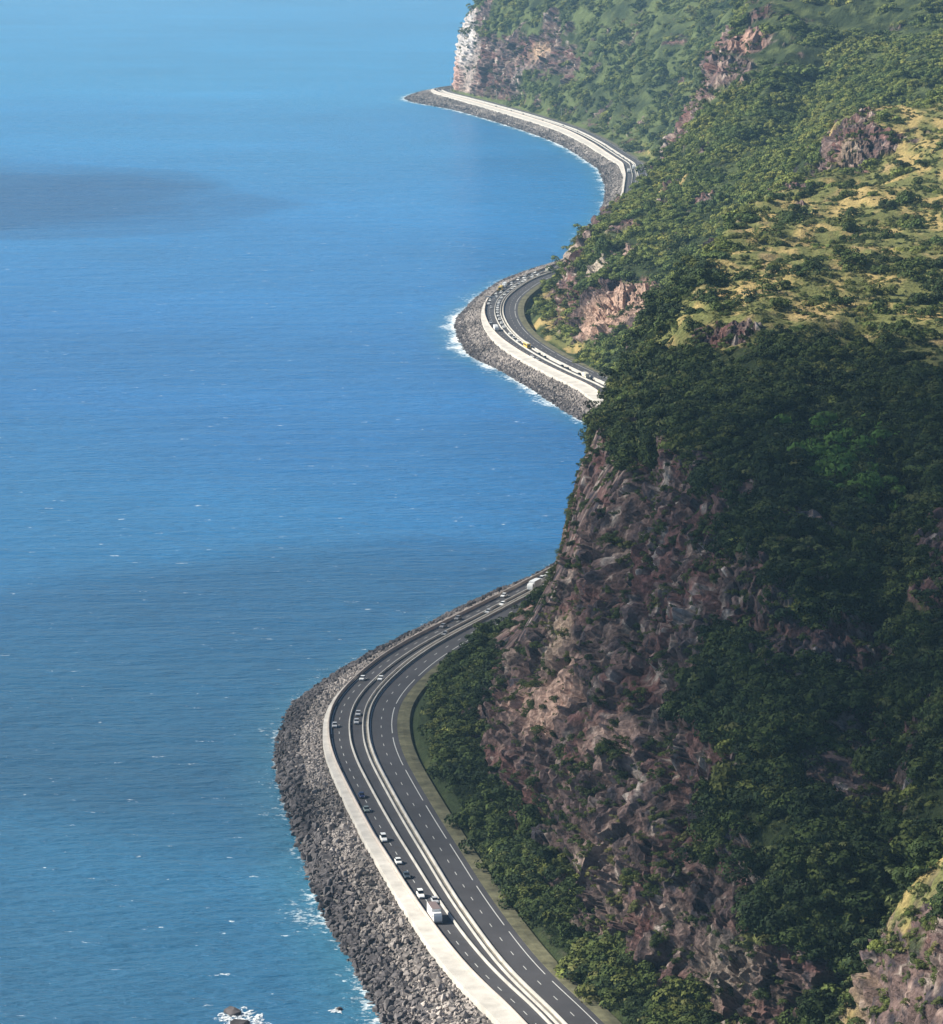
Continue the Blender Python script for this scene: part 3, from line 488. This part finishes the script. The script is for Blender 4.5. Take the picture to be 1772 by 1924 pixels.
def base_pts(idx, sink): p = PF[idx].copy(); p[:, 2] -= sink; return p
def individual_trees(name, idx, sizes, meshes, trunk_me, label, cat, group, sink=.15):
    mid = np.median(sizes)
    for k, (i, s) in enumerate(zip(idx, sizes)):
        root = bpy.data.objects.new(name, None); COL.objects.link(root); root.empty_display_size = .5
        p = PF[i]; root.location = (p[0], p[1], p[2] - sink * s); root.rotation_euler = (0, 0, RNG.random() * 6.28); root.scale = (s, s * RNG.uniform(.85, 1.15), s * RNG.uniform(.75, 1.1))
        tag(root, label(p, s > mid) if callable(label) else label, cat, group)
        c = link('crown', meshes[k % len(meshes)], root); t = link('trunk', trunk_me, root)
def trunk(seed):
    bm = bmesh.new(); r = random.Random(seed)
    def limb(p0, p1, r0, r1):
        ax = (Vector(p1) - Vector(p0)).normalized(); u = ax.orthogonal().normalized(); v = ax.cross(u); A_ = []; B2 = []
        for k in range(6):
            a = k * math.pi / 3; d = u * math.cos(a) + v * math.sin(a); A_.append(bm.verts.new(Vector(p0) + d * r0)); B2.append(bm.verts.new(Vector(p1) + d * r1))
        for k in range(6): bm.faces.new((A_[k], A_[(k + 1) % 6], B2[(k + 1) % 6], B2[k]))
    limb((0, 0, -.35), (.02, .01, .22), .06, .04)
    for k in range(4):
        a = k * 1.6 + r.random(); limb((.02, .01, .2), (.3 * math.cos(a), .3 * math.sin(a), .42), .035, .012)
    me = bpy.data.meshes.new('trunk'); bm.to_mesh(me); bm.free(); me.materials.append(M['bark']); return me
TR = trunk(3)
CR = [crown_mesh('crown', M['leaf'], 200 + i, 1000, .070) for i in range(6)]
CRD = [crown_mesh('crown', M['leafdark'], 230 + i, 1000, .070) for i in range(5)]
CRM = [crown_mesh('crown', M['leafmid'], 300 + i, 1000, .070) for i in range(6)]
CRB = [crown_mesh('crown', M['leafbright'], 260 + i, 1100, .068) for i in range(3)]
CRS = [crown_mesh('crown', M['scrub'], 280 + i, 500, .09, .6) for i in range(3)]
# keep individual trees apart
def spaced(cand, k, dmin):
    out = []; cells = {}
    for i in cand:
        p = PF[i]; c = (int(p[0] // dmin), int(p[1] // dmin), int(p[2] // dmin))
        if any((c[0]+a, c[1]+b_, c[2]+d) in cells for a in (-1, 0, 1) for b_ in (-1, 0, 1) for d in (-1, 0, 1)): continue
        cells[c] = 1; out.append(i)
        if len(out) >= k: break
    return np.array(out)
visA = (X > -.2) | True
i1 = spaced(pick(brightA * (area > 0), 4000), 24, 3.4)
individual_trees('tree', i1, RNG.uniform(7, 10, len(i1)), CRB, TR, 'bright green leafy tree in the clump on the dark wooded slope', 'tree', 'bright green trees on the wooded slope')
fw = vegw * zoneA * (tc < 6.2)[None, :] * (tc > 1.6)[None, :] * (X > .055 * Yc) * (Yc > 800)
i2 = spaced(pick(fw, 6000), 130, 4.6)
individual_trees('tree', i2, RNG.uniform(5.5, 9, len(i2)), CR + CRD, TR, lambda p, b_: ('broad' if b_ else 'small') + ' green tree on the steep wooded slope, ' + ('high up just below the grass plateau' if p[1] > 1180 else 'above the middle of the rock face' if p[1] > 1040 else 'beside the bare rock outcrops on the right' if p[1] > 920 else 'low down above the dark gully'), 'tree', 'trees on the steep wooded slope')
i3 = spaced(pick(area * inview * (dmask > .3) * plat * (Yc > 1260) * (Yc < 1900) * (X < .132 * Yc), 4000), 70, 6.5)
individual_trees('bush', i3, RNG.uniform(3.5, 7.5, len(i3)), CR, TR, lambda p, b_: ('large' if b_ else 'small') + ' round green bush on the dry grass plateau, ' + ('near its front edge' if p[1] < 1420 else 'about halfway back' if p[1] < 1660 else 'towards the rocky knoll at its back'), 'bush', 'bushes on the dry grass plateau')
i4 = spaced(pick(area * inview * talus * zoneA * (Yc > 840) * (dd > 5.5 + 4 * (Yc < 960)), 4000), 60, 3.6)
individual_trees('tree', i4, RNG.uniform(2.0, 3.4, len(i4)), CRD, TR, lambda p, b_: ('large' if b_ else 'small') + ' dark tree between road verge and cliff, ' + ('at the bottom of the picture' if p[1] < 960 else 'beside the straight stretch' if p[1] < 1120 else 'inside the near bend' if p[1] < 1260 else 'just below the red spur'), 'tree', 'trees between road verge and cliff foot')
# scattered mass
def mass(name, wgt, k, s0, s1, meshes, sink=.22, flat=(.7, 1.0)):
    idx = pick(wgt, k); p = PF[idx] + RNG.normal(size=(k, 3)) * np.array([.5, .6, .15]); sz = s0 + (s1 * 1.25 - s0) * RNG.random(k) ** 2.0
    nn = N.reshape(-1, 3)[idx]; p = p - nn * (sink * sz)[:, None]
    rot = np.stack([-nn[:, 1] * .5, nn[:, 0] * .55, RNG.random(k) * 6.28], 1)
    scl = np.stack([sz, sz * RNG.uniform(.8, 1.2, k), sz * RNG.uniform(*flat, k)], 1)
    protos = []
    for i, m_ in enumerate(meshes):                       # hand the meshes to the node tree as objects under the mass itself
        o = bpy.data.objects.new('clump', m_); protos.append(o)
    return scatter(name, p, rot, scl, protos)
mass('forest', vegw * zoneA, 21000, 1.7, 5.8, CR + CRD + CRM[:1] + CRS[:1])
mass('forest', vegw * zoneB, 15000, 2.4, 7.0, CRM + CR[:1])
mass('forest', vegw * zoneC * (.25 + smooth(-.1, .3, n3)), 14000, 3.0, 9.5, CRM + CR[:2])
mass('forest', area * inview * talus * (Yc < 1400) * (1 - rk) * (dd > 4.0 + 2 * (Yc < 940)), 5600, .9, 2.2, CRD + CR[:1])
mass('scrub', area * inview * (dmask > .25) * (1 - rk) * zoneA, 2600, .7, 2.0, CRS + CR[:1])
mass('scrub', area * inview * (dmask > .25) * (1 - rk) * zoneB, 3000, .9, 2.6, CRS + CR[:2])
mass('scrub', area * inview * rk * zoneA * (.2 + smooth(0, .4, cover2)) * (tc > 1)[None, :], 4200, .6, 2.3, CR + CRS)
mass('scrub', area * inview * rk * (Yc >= 1500) * (.2 + smooth(0, .4, cover2)), 3500, 1.2, 4.0, CR[:3] + CRS)
mass('scrub', area * inview * (1 - rk) * (1 - dmask) * upA, 3500, 1.0, 3.0, CRS + CRM[:2] + CR[:1])
mass('scrub', area * inview * (1 - rk) * (1 - dmask) * (Yc < 2750), 9000, .9, 2.4, CR[:3] + CRS)

# ------------------------------------------------------------------ boulders of the sea defence
def strip_pts(y0, y1, k, u0=0, u1=1.02, bias=1.):
    y = RNG.uniform(y0, y1, k); u = u0 + (u1 - u0) * RNG.random(k) ** bias
    a = at(y, WALL(y) - .6 - PROM(y), 5.2); b_ = np.stack([shore(y), a[:, 1], 0 * y - .6], 1)
    p = a * (1 - u[:, None]) + b_ * u[:, None]; p[:, 2] += .9 * np.sin(np.clip(u, 0, 1) * 3.14); return p, y, u
RK = [rock_mesh('boulder', M['boulder'], 300 + i) for i in range(8)]
RKD = [rock_mesh('boulder', M['boulderdark'], 320 + i, 15, (1, .8, .8)) for i in range(8)]
def rocks_mass(p, s0, s1, meshes):
    k = len(p); sz = RNG.uniform(s0, s1, k) * RNG.uniform(.7, 1.1, k)
    scatter('boulders', p, RNG.uniform(0, 6.28, (k, 3)), np.stack([sz, sz * RNG.uniform(.7, 1.1, k), sz * RNG.uniform(.6, 1, k)], 1), [bpy.data.objects.new('boulder_piece', m_) for m_ in meshes])
p, y, u = strip_pts(820, 1500, 9500, 0, .72); rocks_mass(p, 1.0, 2.3, RK)
p, y, u = strip_pts(820, 1500, 5200, .5, 1.03); p[:, 2] += .3; rocks_mass(p, 1.5, 3.2, RKD)
p, y, u = strip_pts(1850, 2800, 9500, 0, .85); rocks_mass(p, 1.3, 2.8, RK)
p, y, u = strip_pts(1850, 2800, 4200, .62, 1.03); rocks_mass(p, 1.8, 3.6, RKD)
p, y, u = strip_pts(3200, 5200, 9000, 0, .9); rocks_mass(p, 2.0, 3.8, RK)
p, y, u = strip_pts(3200, 5200, 3500, .6, 1.03); rocks_mass(p, 2.4, 4.4, RKD)
def boulders(pts, sizes, meshes, label, group):
    for k, (q, s) in enumerate(zip(pts, sizes)):
        lb = label + (', below the box truck' if q[1] < 950 else ', beside the lone white van' if q[1] < 1060 else ', towards the near bend')
        o = link('boulder', meshes[k % len(meshes)], None, tuple(q), tuple(RNG.uniform(0, 6.28, 3))); o.scale = (s, s * RNG.uniform(.75, 1.1), s * RNG.uniform(.7, 1)); tag(o, lb, 'boulder', group)
p, y, u = strip_pts(845, 1160, 170, .62, 1.02); p[:, 2] += .7; boulders(p, RNG.uniform(2.9, 4.0, 170), RKD, 'large dark boulder at the water edge', 'dark boulders along the near water edge')
p, y, u = strip_pts(845, 1100, 120, .1, .62); p[:, 2] += .7; boulders(p, RNG.uniform(2.2, 3.2, 120), RK, 'grey brown boulder high on the bank', 'grey boulders below the near promenade')
# rocks out in the sea
def sea_rock(loc, s, seed, label):
    o = link('sea_rock', rock_mesh('sea_rock', M['boulderdark'], seed, 26, (1, .7, .45)), None, loc, (0, 0, seed)); o.scale = (s, s, s); return tag(o, label, 'rock')
sea_rock((-61.5, 881, .3), 5.6, 401, 'dark rock in breaking white foam out in the sea, upper of the pair')
sea_rock((-59, 872, .3), 5.0, 402, 'dark rock in breaking white foam out in the sea, lower of the pair')
sea_rock((-34.2, 884, .2), 2.2, 403, 'small lone dark rock with a little foam close to the boulder shore')
def foam(cx, cy, rx, ry, seed):
    r = np.random.default_rng(seed); bm = bmesh.new(); nR, nA = 7, 40; ring = []
    ph = r.uniform(0, 6.28, 6); 
    for j in range(1, nR + 1):
        rr = []
        for k in range(nA):
            a = k / nA * 6.2832; q = 1 + .22 * math.sin(3 * a + ph[0]) + .18 * math.sin(5 * a + ph[1]) + .14 * math.sin(9 * a + ph[2]) + .045 * r.normal()
            t = j / nR; rr.append(bm.verts.new((cx + rx * q * t * math.cos(a), cy + ry * q * t * math.sin(a), .12 + .35 * r.random() * (1 - t))))
        ring.append(rr)
    for j in range(nR - 1):
        for k in range(nA):
            if j >= 3 and r.random() < .12 * (j - 1): continue
            bm.faces.new((ring[j][k], ring[j][(k + 1) % nA], ring[j + 1][(k + 1) % nA], ring[j + 1][k]))
    bm.faces.new(ring[0]); me = bpy.data.meshes.new('foam'); bm.to_mesh(me); bm.free(); me.materials.append(M['foam']); tag(link('foam', me), kind='stuff')
foam(-60.5, 877, 4.6, 9, 5); foam(-55.5, 873, 3.6, 6, 6); foam(-34.8, 883, 1.7, 2.4, 7)

# ------------------------------------------------------------------ vehicles
def hull(name, sections, m, parent, loc=(0, 0, 0), rot=None):
    """sections: list of (y, [(x,z)...]) closed rings skinned end to end"""
    bm = bmesh.new(); R_ = [[bm.verts.new((x, y, z)) for x, z in pts] for y, pts in sections]; k = len(R_[0])
    for a, b_ in zip(R_, R_[1:]):
        for i in range(k): bm.faces.new((a[i], a[(i + 1) % k], b_[(i + 1) % k], b_[i]))
    bm.faces.new(R_[0][::-1]); bm.faces.new(R_[-1]); bmesh.ops.recalc_face_normals(bm, faces=bm.faces)
    me = bpy.data.meshes.new(name); bm.to_mesh(me); bm.free(); me.materials.append(m); return link(name, me, parent, loc, rot)
def ring(hw, z0, z1, ch=.12): return [(-hw, z0), (hw, z0), (hw, z1 - ch), (hw - ch, z1), (-hw + ch, z1), (-hw, z1 - ch)]
_wheel = {}
def wheel(r, wd, x, y, parent):
    if (r, wd) not in _wheel:
        bm = bmesh.new(); bmesh.ops.create_cone(bm, cap_ends=True, segments=14, radius1=r, radius2=r, depth=wd, matrix=Matrix.Rotation(math.pi / 2, 4, 'Y')); bmesh.ops.bevel(bm, geom=[e for e in bm.edges if len(e.link_faces) == 2 and abs(e.calc_face_angle(0)) > 1], offset=.03, segments=1, affect='EDGES')
        me = bpy.data.meshes.new('wheel'); bm.to_mesh(me); bm.free(); me.materials.append(M['rubber']); _wheel[(r, wd)] = me
    link('wheel', _wheel[(r, wd)], parent, (x, y, r))
def empty(name, label, cat, group=None):
    o = bpy.data.objects.new(name, None); COL.objects.link(o); tag(o, label, cat, group); return o
def make_car(paint, label, group=None, kind='car', wheels=True):
    van = kind == 'van'; e = empty('car' if not van else 'van', label, kind, group); pm = M[paint]
    H1, H2 = (.95, 1.5) if not van else (1.15, 2.0)
    L_ = 2.1 if not van else 2.4
    # front faces -y
    hull('body', [(-L_, ring(.72, .35, .66)), (-L_ + .15, ring(.84, .25, .78)), (-1.0, ring(.87, .22, H1)), (1.2, ring(.87, .22, H1 + .02)), (L_ - .1, ring(.84, .25, H1 - .03)), (L_, ring(.76, .35, .8))], pm, e)
    yr = 1.55 if kind != 'van' else 2.3
    hull('window', [(-.98, ring(.80, H1 - .02, H1 + .04, .01)), (-.35, ring(.70, H1 - .02, H2 - .05, .05)), (yr - .45, ring(.70, H1 - .02, H2 - .05, .05)), (yr, ring(.78, H1 - .02, H1 + .04, .01))], M['glass'], e)
    hull('roof', [(-.42, ring(.66, H2 - .06, H2 - .02, .01)), (-.2, ring(.70, H2 - .06, H2 + .03, .02)), (yr - .6, ring(.70, H2 - .06, H2 + .03, .02)), (yr - .38, ring(.66, H2 - .06, H2 - .02, .01))], pm, e)
    if wheels:
        for sx_ in (-.78, .78):
            for yy_ in (-1.3, 1.3): wheel(.31, .2, sx_, yy_, e)
        for sx_ in (-.6, .6): hull('headlight', [(-L_ - .01, ring(.14, .55, .68, .03)), (-L_ + .06, ring(.14, .55, .7, .03))], M['lamp'], e, (sx_, 0, 0))
    return e
def make_truck(label, L_=9.5, h=3.7, box='white', roof='brownroof', cab='white', group=None):
    e = empty('truck', label, 'truck', group); y0 = -L_ / 2
    hull('cab', [(y0, ring(1.12, .5, 1.7, .1)), (y0 + .12, ring(1.2, .45, 2.3, .1)), (y0 + .45, ring(1.2, .45, 2.95, .15)), (y0 + 1.9, ring(1.2, .45, 3.0, .15))], M[cab], e)
    hull('windscreen', [(y0 + .04, ring(1.0, 1.72, 1.9, .02)), (y0 + .30, ring(1.0, 1.72, 2.62, .05)), (y0 + .6, ring(1.0, 1.72, 2.62, .05))], M['glass'], e)
    hull('side_window', [(y0 + .7, ring(1.225, 1.75, 2.5, .05)), (y0 + 1.4, ring(1.225, 1.75, 2.5, .05))], M['glass'], e)
    hull('cargo_box', [(y0 + 2.1, ring(1.26, .95, h, .03)), (L_ / 2, ring(1.26, .95, h, .03))], M[box], e)
    hull('roof', [(y0 + 2.14, ring(1.2, h, h + .05, .01)), (L_ / 2 - .04, ring(1.2, h, h + .05, .01))], M[roof], e)
    hull('chassis', [(y0 + 1.6, ring(.5, .5, .94, .02)), (L_ / 2 - .1, ring(.5, .5, .94, .02))], M['dark'], e)
    hull('bumper', [(y0 - .08, ring(1.15, .35, .75, .05)), (y0 + .3, ring(1.15, .35, .75, .05))], M['grey'], e)
    for sx_ in (-1.0, 1.0):
        for yy_ in (y0 + 1.1, L_ / 2 - 2.6, L_ / 2 - 1.4): wheel(.5, .32, sx_, yy_, e)
        hull('headlight', [(y0 - .1, ring(.16, .85, 1.05, .03)), (y0 + .2, ring(.16, .85, 1.05, .03))], M['lamp'], e, (sx_ * .85, 0, 0))
    return e
def make_bus(label, paint='yellow', L_=11.5, h=3.1, roof='cream'):
    e = empty('bus', label, 'bus'); y0 = -L_ / 2
    hull('body', [(y0, ring(1.15, .4, 2.7, .2)), (y0 + .25, ring(1.25, .35, h, .2)), (L_ / 2 - .2, ring(1.25, .35, h, .2)), (L_ / 2, ring(1.15, .4, 2.8, .2))], M[paint], e)
    hull('roof', [(y0 + .3, ring(1.0, h, h + .06, .02)), (L_ / 2 - .3, ring(1.0, h, h + .06, .02))], M[roof], e)
    for k in range(7): hull('window', [(y0 + .9 + k * 1.42, ring(1.27, 1.55, 2.45, .03)), (y0 + 2.1 + k * 1.42, ring(1.27, 1.55, 2.45, .03))], M['glass'], e)
    hull('windscreen', [(y0 - .03, ring(1.02, 1.2, 2.4, .05)), (y0 + .3, ring(1.02, 1.2, 2.5, .05))], M['glass'], e)
    for sx_ in (-1.05, 1.05):
        for yy_ in (y0 + 2.3, L_ / 2 - 2.8): wheel(.48, .3, sx_, yy_, e)
    return e
def put(e, y, off, z=7.0, rev=False):
    q = at(np.array([float(y)]), off, z)[0]; tx, ty = tang(float(y)); e.location = tuple(q); e.rotation_euler = (0, 0, math.atan2(-tx, ty) + (math.pi if rev else 0)); return e
put(make_truck('white box truck with brown grey roof, largest vehicle on the near outer lanes'), 944, -9.7)
put(make_car('white', 'white van close behind the big box truck beside the sea wall', kind='van'), 966, -9.6)
put(make_car('silver', 'pale car half hidden behind the big box truck in the inner lane'), 960, -6.6)
put(make_car('slate', 'dark slate blue car two places behind the box truck, following a white car'), 986, -10.3)
put(make_car('white', 'white car between the slate blue car and the white van further back'), 1001, -10.4)
put(make_car('white', 'large white van alone on the near outer lanes, fourth behind the box truck', kind='van'), 1026, -10.9)
put(make_car('greygreen', 'dull grey green car behind the lone white van by the pale sea wall'), 1060, -11.2)
put(make_car('darkblue', 'dark blue car behind the grey green car on the near outer lanes'), 1077, -10.4)
put(make_car('silver', 'pale grey car on the outermost lane at the left tip of the near bend'), 1170, -11.4)
put(make_car('silver', 'first of two silver cars nose to tail in the middle lane of the near bend'), 1175, -4.1)
put(make_car('silver', 'second of two silver cars nose to tail in the middle lane of the near bend'), 1187, -3.9)
put(make_car('white', 'white car near the sea wall at the upper left of the near bend'), 1240, -10.3)
put(make_car('white', 'small white car in the middle lane just past the near bend'), 1241, -3.9)
put(make_car('white', 'white car by the sea wall just below the white lorry near the cliff'), 1390, -8.8)
put(make_car('white', 'white car in the middle lane below the white lorry near the cliff'), 1375, -3.3)
put(make_car('silver', 'silver car trailing white car in the middle lane below the cliff spur'), 1360, -3.3)
for y_, o_ in ((1330, -9.5), (1345, -9.8), (1318, -3.6)): put(make_car('grey', 'dark grey car on the straight running up to the near cliff', 'dark grey cars on the straight below the cliff'), y_, o_)
put(make_truck('white lorry on the inner lanes where the road slips behind the near cliff', 10, 3.6, 'white', 'white', 'white'), 1408, -3.2)
put(make_car('white', 'white van behind the lorry where the road passes behind the near cliff', kind='van'), 1424, -6.6)
put(make_car('white', 'white car furthest up the road beyond the lorry at the near cliff'), 1434, -8.0)
put(make_bus('yellow bus with cream roof standing tall in the middle lane of the second bend'), 2176, -3.8)
put(make_bus('yellow bus with dark windows on the outer lane at the top of the second bend', L_=9.5, h=3.2, roof='yellow'), 2490, -10.6)
put(make_truck('white lorry right behind the yellow bus on the outer lane of the second bend', 8, 3.6, 'white', 'white', 'white'), 2508, -10.8)
put(make_truck('cream lorry furthest up the second bend just before the green headland', 8, 3.2, 'cream', 'cream', 'cream'), 2613, -3.9)
put(make_car('white', 'white van on the outer lanes above the yellow bus on the second bend', kind='van'), 2555, -9.6)
put(make_car('white', 'second white van on the outer lanes above the yellow bus, further along', kind='van'), 2566, -8.0)
put(make_car('white', 'white van beside the separator at the top of the second bend', kind='van'), 2553, -3.8)
put(make_car('silver', 'silver car on the outer lanes nearing the green headland'), 2590, -8.8)
for y_ in (2588, 2574, 2545, 2530, 2512, 2500, 2480, 2461, 2441, 2424, 2411, 2398, 2385, 2372, 2356, 2337, 2318, 2297, 2276, 2240, 2222, 2205): put(make_car(random.choice(['white', 'white', 'silver']), 'pale car in the queue along the middle lane of the second bend', 'queue of pale cars in the middle lane of the second bend'), y_, -3.9)
for y_, o_ in ((2465, -10.4), (2446, -8), (2425, -10.6), (2405, -10.6), (2536, -10.6), (2524, -8.2), (2475, -8.2), (2578, -10.4), (2602, -10.4), (2385, -8.2), (2300, -10.6)): put(make_car(random.choice(['white', 'silver']), 'pale car on the outer lanes behind the sea wall at the second bend', 'pale cars on the outer lanes of the second bend'), y_, o_)
put(make_truck('white lorry on the outer lanes at the lower left of the second bend', 8.5, 3.4, 'white', 'white', 'white'), 2262, -10.4)
put(make_car('white', 'white car on the outer lanes below the yellow bus of the second bend'), 2130, -10.6)
put(make_car('silver', 'silver car just ahead of a white car on the outer lanes below the yellow bus'), 2118, -10.4)
for y_, o_ in ((2140, -4.0), (2125, -4.0), (2085, -4.1), (2074, -4.0), (2028, -3.9), (2050, -4.0)): put(make_car('dark', 'black car in the middle lane below the yellow bus', 'black cars in the middle lane below the yellow bus'), y_, o_)
put(make_truck('pale lorry in the middle lane lowest on the second bend by the cliff', 7.5, 3.2, 'cream', 'cream', 'cream'), 2038, -3.9)
put(make_truck('white lorry on the outer lanes where the far road turns behind the green ridge', 9, 3.5, 'white', 'white', 'white'), 3545, -9)
put(make_truck('white lorry in the middle lane of the far road beside the green ridge', 10, 3.5, 'white', 'white', 'white'), 3590, -3.2)
for y_ in (4110, 4090, 4070, 4045, 4020, 4002, 3985, 3968, 3920, 3880): put(make_car('dark', 'dark car on the outer lanes of the far pale road', 'dark cars on the outer lanes of the far road'), y_, -9.4)
for y_ in (3670, 3700, 3732, 3772, 3830, 3900, 4145, 4245): put(make_car('grey', 'grey car in the middle lane of the far road', 'grey cars in the middle lane of the far road'), y_, -3.9)
for y_ in (4345, 4460, 4530, 4620): put(make_car('dark', 'dark car far off below the distant headland', 'dark cars below the distant headland'), y_, -9.2)
put(make_car('white', 'white van at the tip of the far headland road', kind='van'), 5030, -9)
# distant lamp posts and one gantry
def pole(y, off, h, label, group=None, arm=True):
    e = empty('street_lamp', label, 'street lamp', group)
    bm = bmesh.new(); bmesh.ops.create_cone(bm, segments=8, radius1=.28, radius2=.16, depth=h, matrix=Matrix.Translation((0, 0, h / 2)))
    me = bpy.data.meshes.new('post'); bm.to_mesh(me); bm.free(); me.materials.append(M['barrier']); link('post', me, e)
    hull('lamp_head', [(-1.6, ring(.22, h, h + .22, .05)), (1.6, ring(.22, h, h + .22, .05))], M['barrier'], e); put(e, y, off)
pole(5010, 11.5, 18, 'pale lamp post by the tall white cliff at the tip of the far road')
pole(4715, 12.5, 17, 'pale lamp post on the landward side of the far road, left of centre')
pole(4340, 13, 15, 'pale lamp post on the far road closest to the green slope')
g_ = empty('sign_gantry', 'grey gantry beam across the outer lanes at the second bend', 'gantry')
for sx_ in (-3.4, 3.4): hull('post', [(-.15, ring(.15, 0, 5.6, .02)), (.15, ring(.15, 0, 5.6, .02))], M['steel'], g_, (sx_, 0, 0))
hull('beam', [(-.3, ring(3.7, 5.6, 6.3, .05)), (.3, ring(3.7, 5.6, 6.3, .05))], M['steel'], g_); put(g_, 2400, -9.2)

# ------------------------------------------------------------------ haze
bm = bmesh.new(); bmesh.ops.create_cube(bm, size=1); me = bpy.data.meshes.new('haze'); bm.to_mesh(me); bm.free()
hz = link('haze', me, None, (0, 8000, 141)); hz.scale = (60000, 60000, 294)
hm = bpy.data.materials.new('haze'); hm.use_nodes = True; hn = hm.node_tree; hn.nodes.remove(hn.nodes['Principled BSDF']); pv = hn.nodes.new('ShaderNodeVolumePrincipled')
pv.inputs['Color'].default_value = (.40, .70, 1, 1); pv.inputs['Density'].default_value = 4.5e-5; pv.inputs['Anisotropy'].default_value = .2; hn.links.new(pv.outputs[0], hn.nodes['Material Output'].inputs['Volume'])
me.materials.append(hm); tag(hz, kind='stuff')

# ------------------------------------------------------------------ clouds high over the sea, out of the picture (they throw the shade on the near headland)
def cloud_mat(dens):
  cmt = bpy.data.materials.new('cloud'); cmt.use_nodes = True; cn = cmt.node_tree; cn.nodes.remove(cn.nodes['Principled BSDF'])
  ct = cn.nodes.new('ShaderNodeBsdfTransparent'); cdif = cn.nodes.new('ShaderNodeBsdfDiffuse'); cdif.inputs[0].default_value = (.9, .9, .92, 1); cm = cn.nodes.new('ShaderNodeMixShader'); lw = cn.nodes.new('ShaderNodeLayerWeight'); lw.inputs[0].default_value = .5; mrr = cn.nodes.new('ShaderNodeMapRange'); mrr.inputs[1].default_value = 0; mrr.inputs[2].default_value = .85; mrr.inputs[3].default_value = dens; mrr.inputs[4].default_value = 0; cn.links.new(lw.outputs['Facing'], mrr.inputs[0]); cn.links.new(mrr.outputs[0], cm.inputs[0])
  ctl = cn.nodes.new('ShaderNodeBsdfTranslucent'); ctl.inputs[0].default_value = (.95, .95, .97, 1); cm2 = cn.nodes.new('ShaderNodeMixShader'); cn.links.new(cdif.outputs[0], cm2.inputs[1]); cn.links.new(ctl.outputs[0], cm2.inputs[2]); cn.links.new(ct.outputs[0], cm.inputs[1]); cn.links.new(cm2.outputs[0], cm.inputs[2]); cn.links.new(cm.outputs[0], cn.nodes['Material Output'].inputs[0])
  return cmt
def cloud(gx, gy, h, puffs, seed, dens):
    """a bank of puffs whose shade falls round (gx, gy) at sea level"""
    r = np.random.default_rng(seed); d = np.array(SUN_DIR); o3 = np.array([gx, gy, 0]) + d * (h / d[2]); bm = bmesh.new()
    for px, py, rx, ry, rz in puffs:
        q = bmesh.ops.create_icosphere(bm, subdivisions=4, radius=1)['verts']
        a = np.array([v.co for v in q]); k_ = 1 + .28 * fbm(a[:, 0] * 2 + px, a[:, 1] * 2 + py, a[:, 2] * 2, 4, seed)
        for v, kk_ in zip(q, k_): v.co = Vector((o3[0] + px + v.co.x * rx * kk_, o3[1] + py + v.co.y * ry * kk_, o3[2] + v.co.z * rz * kk_))
    me = bpy.data.meshes.new('cloud'); bm.to_mesh(me); bm.free(); me.materials.append(cloud_mat(dens))
    for p_ in me.polygons: p_.use_smooth = True
    tag(link('cloud', me), kind='stuff')
cloud(110, 1110, 1000, [(-130, 170, 230, 260, 110), (60, -10, 190, 210, 110), (160, -150, 180, 190, 90), (95, -265, 130, 100, 60), (190, -60, 170, 190, 70), (170, -130, 150, 170, 60), (120, -250, 110, 90, 50), (230, -40, 140, 150, 60)], 5, .23)  # overlapping puffs on the right are extras added to deepen the shade
cloud(-650, 3400, 1300, [(-60, 0, 400, 500, 150), (160, -120, 260, 380, 110)], 9, .30)
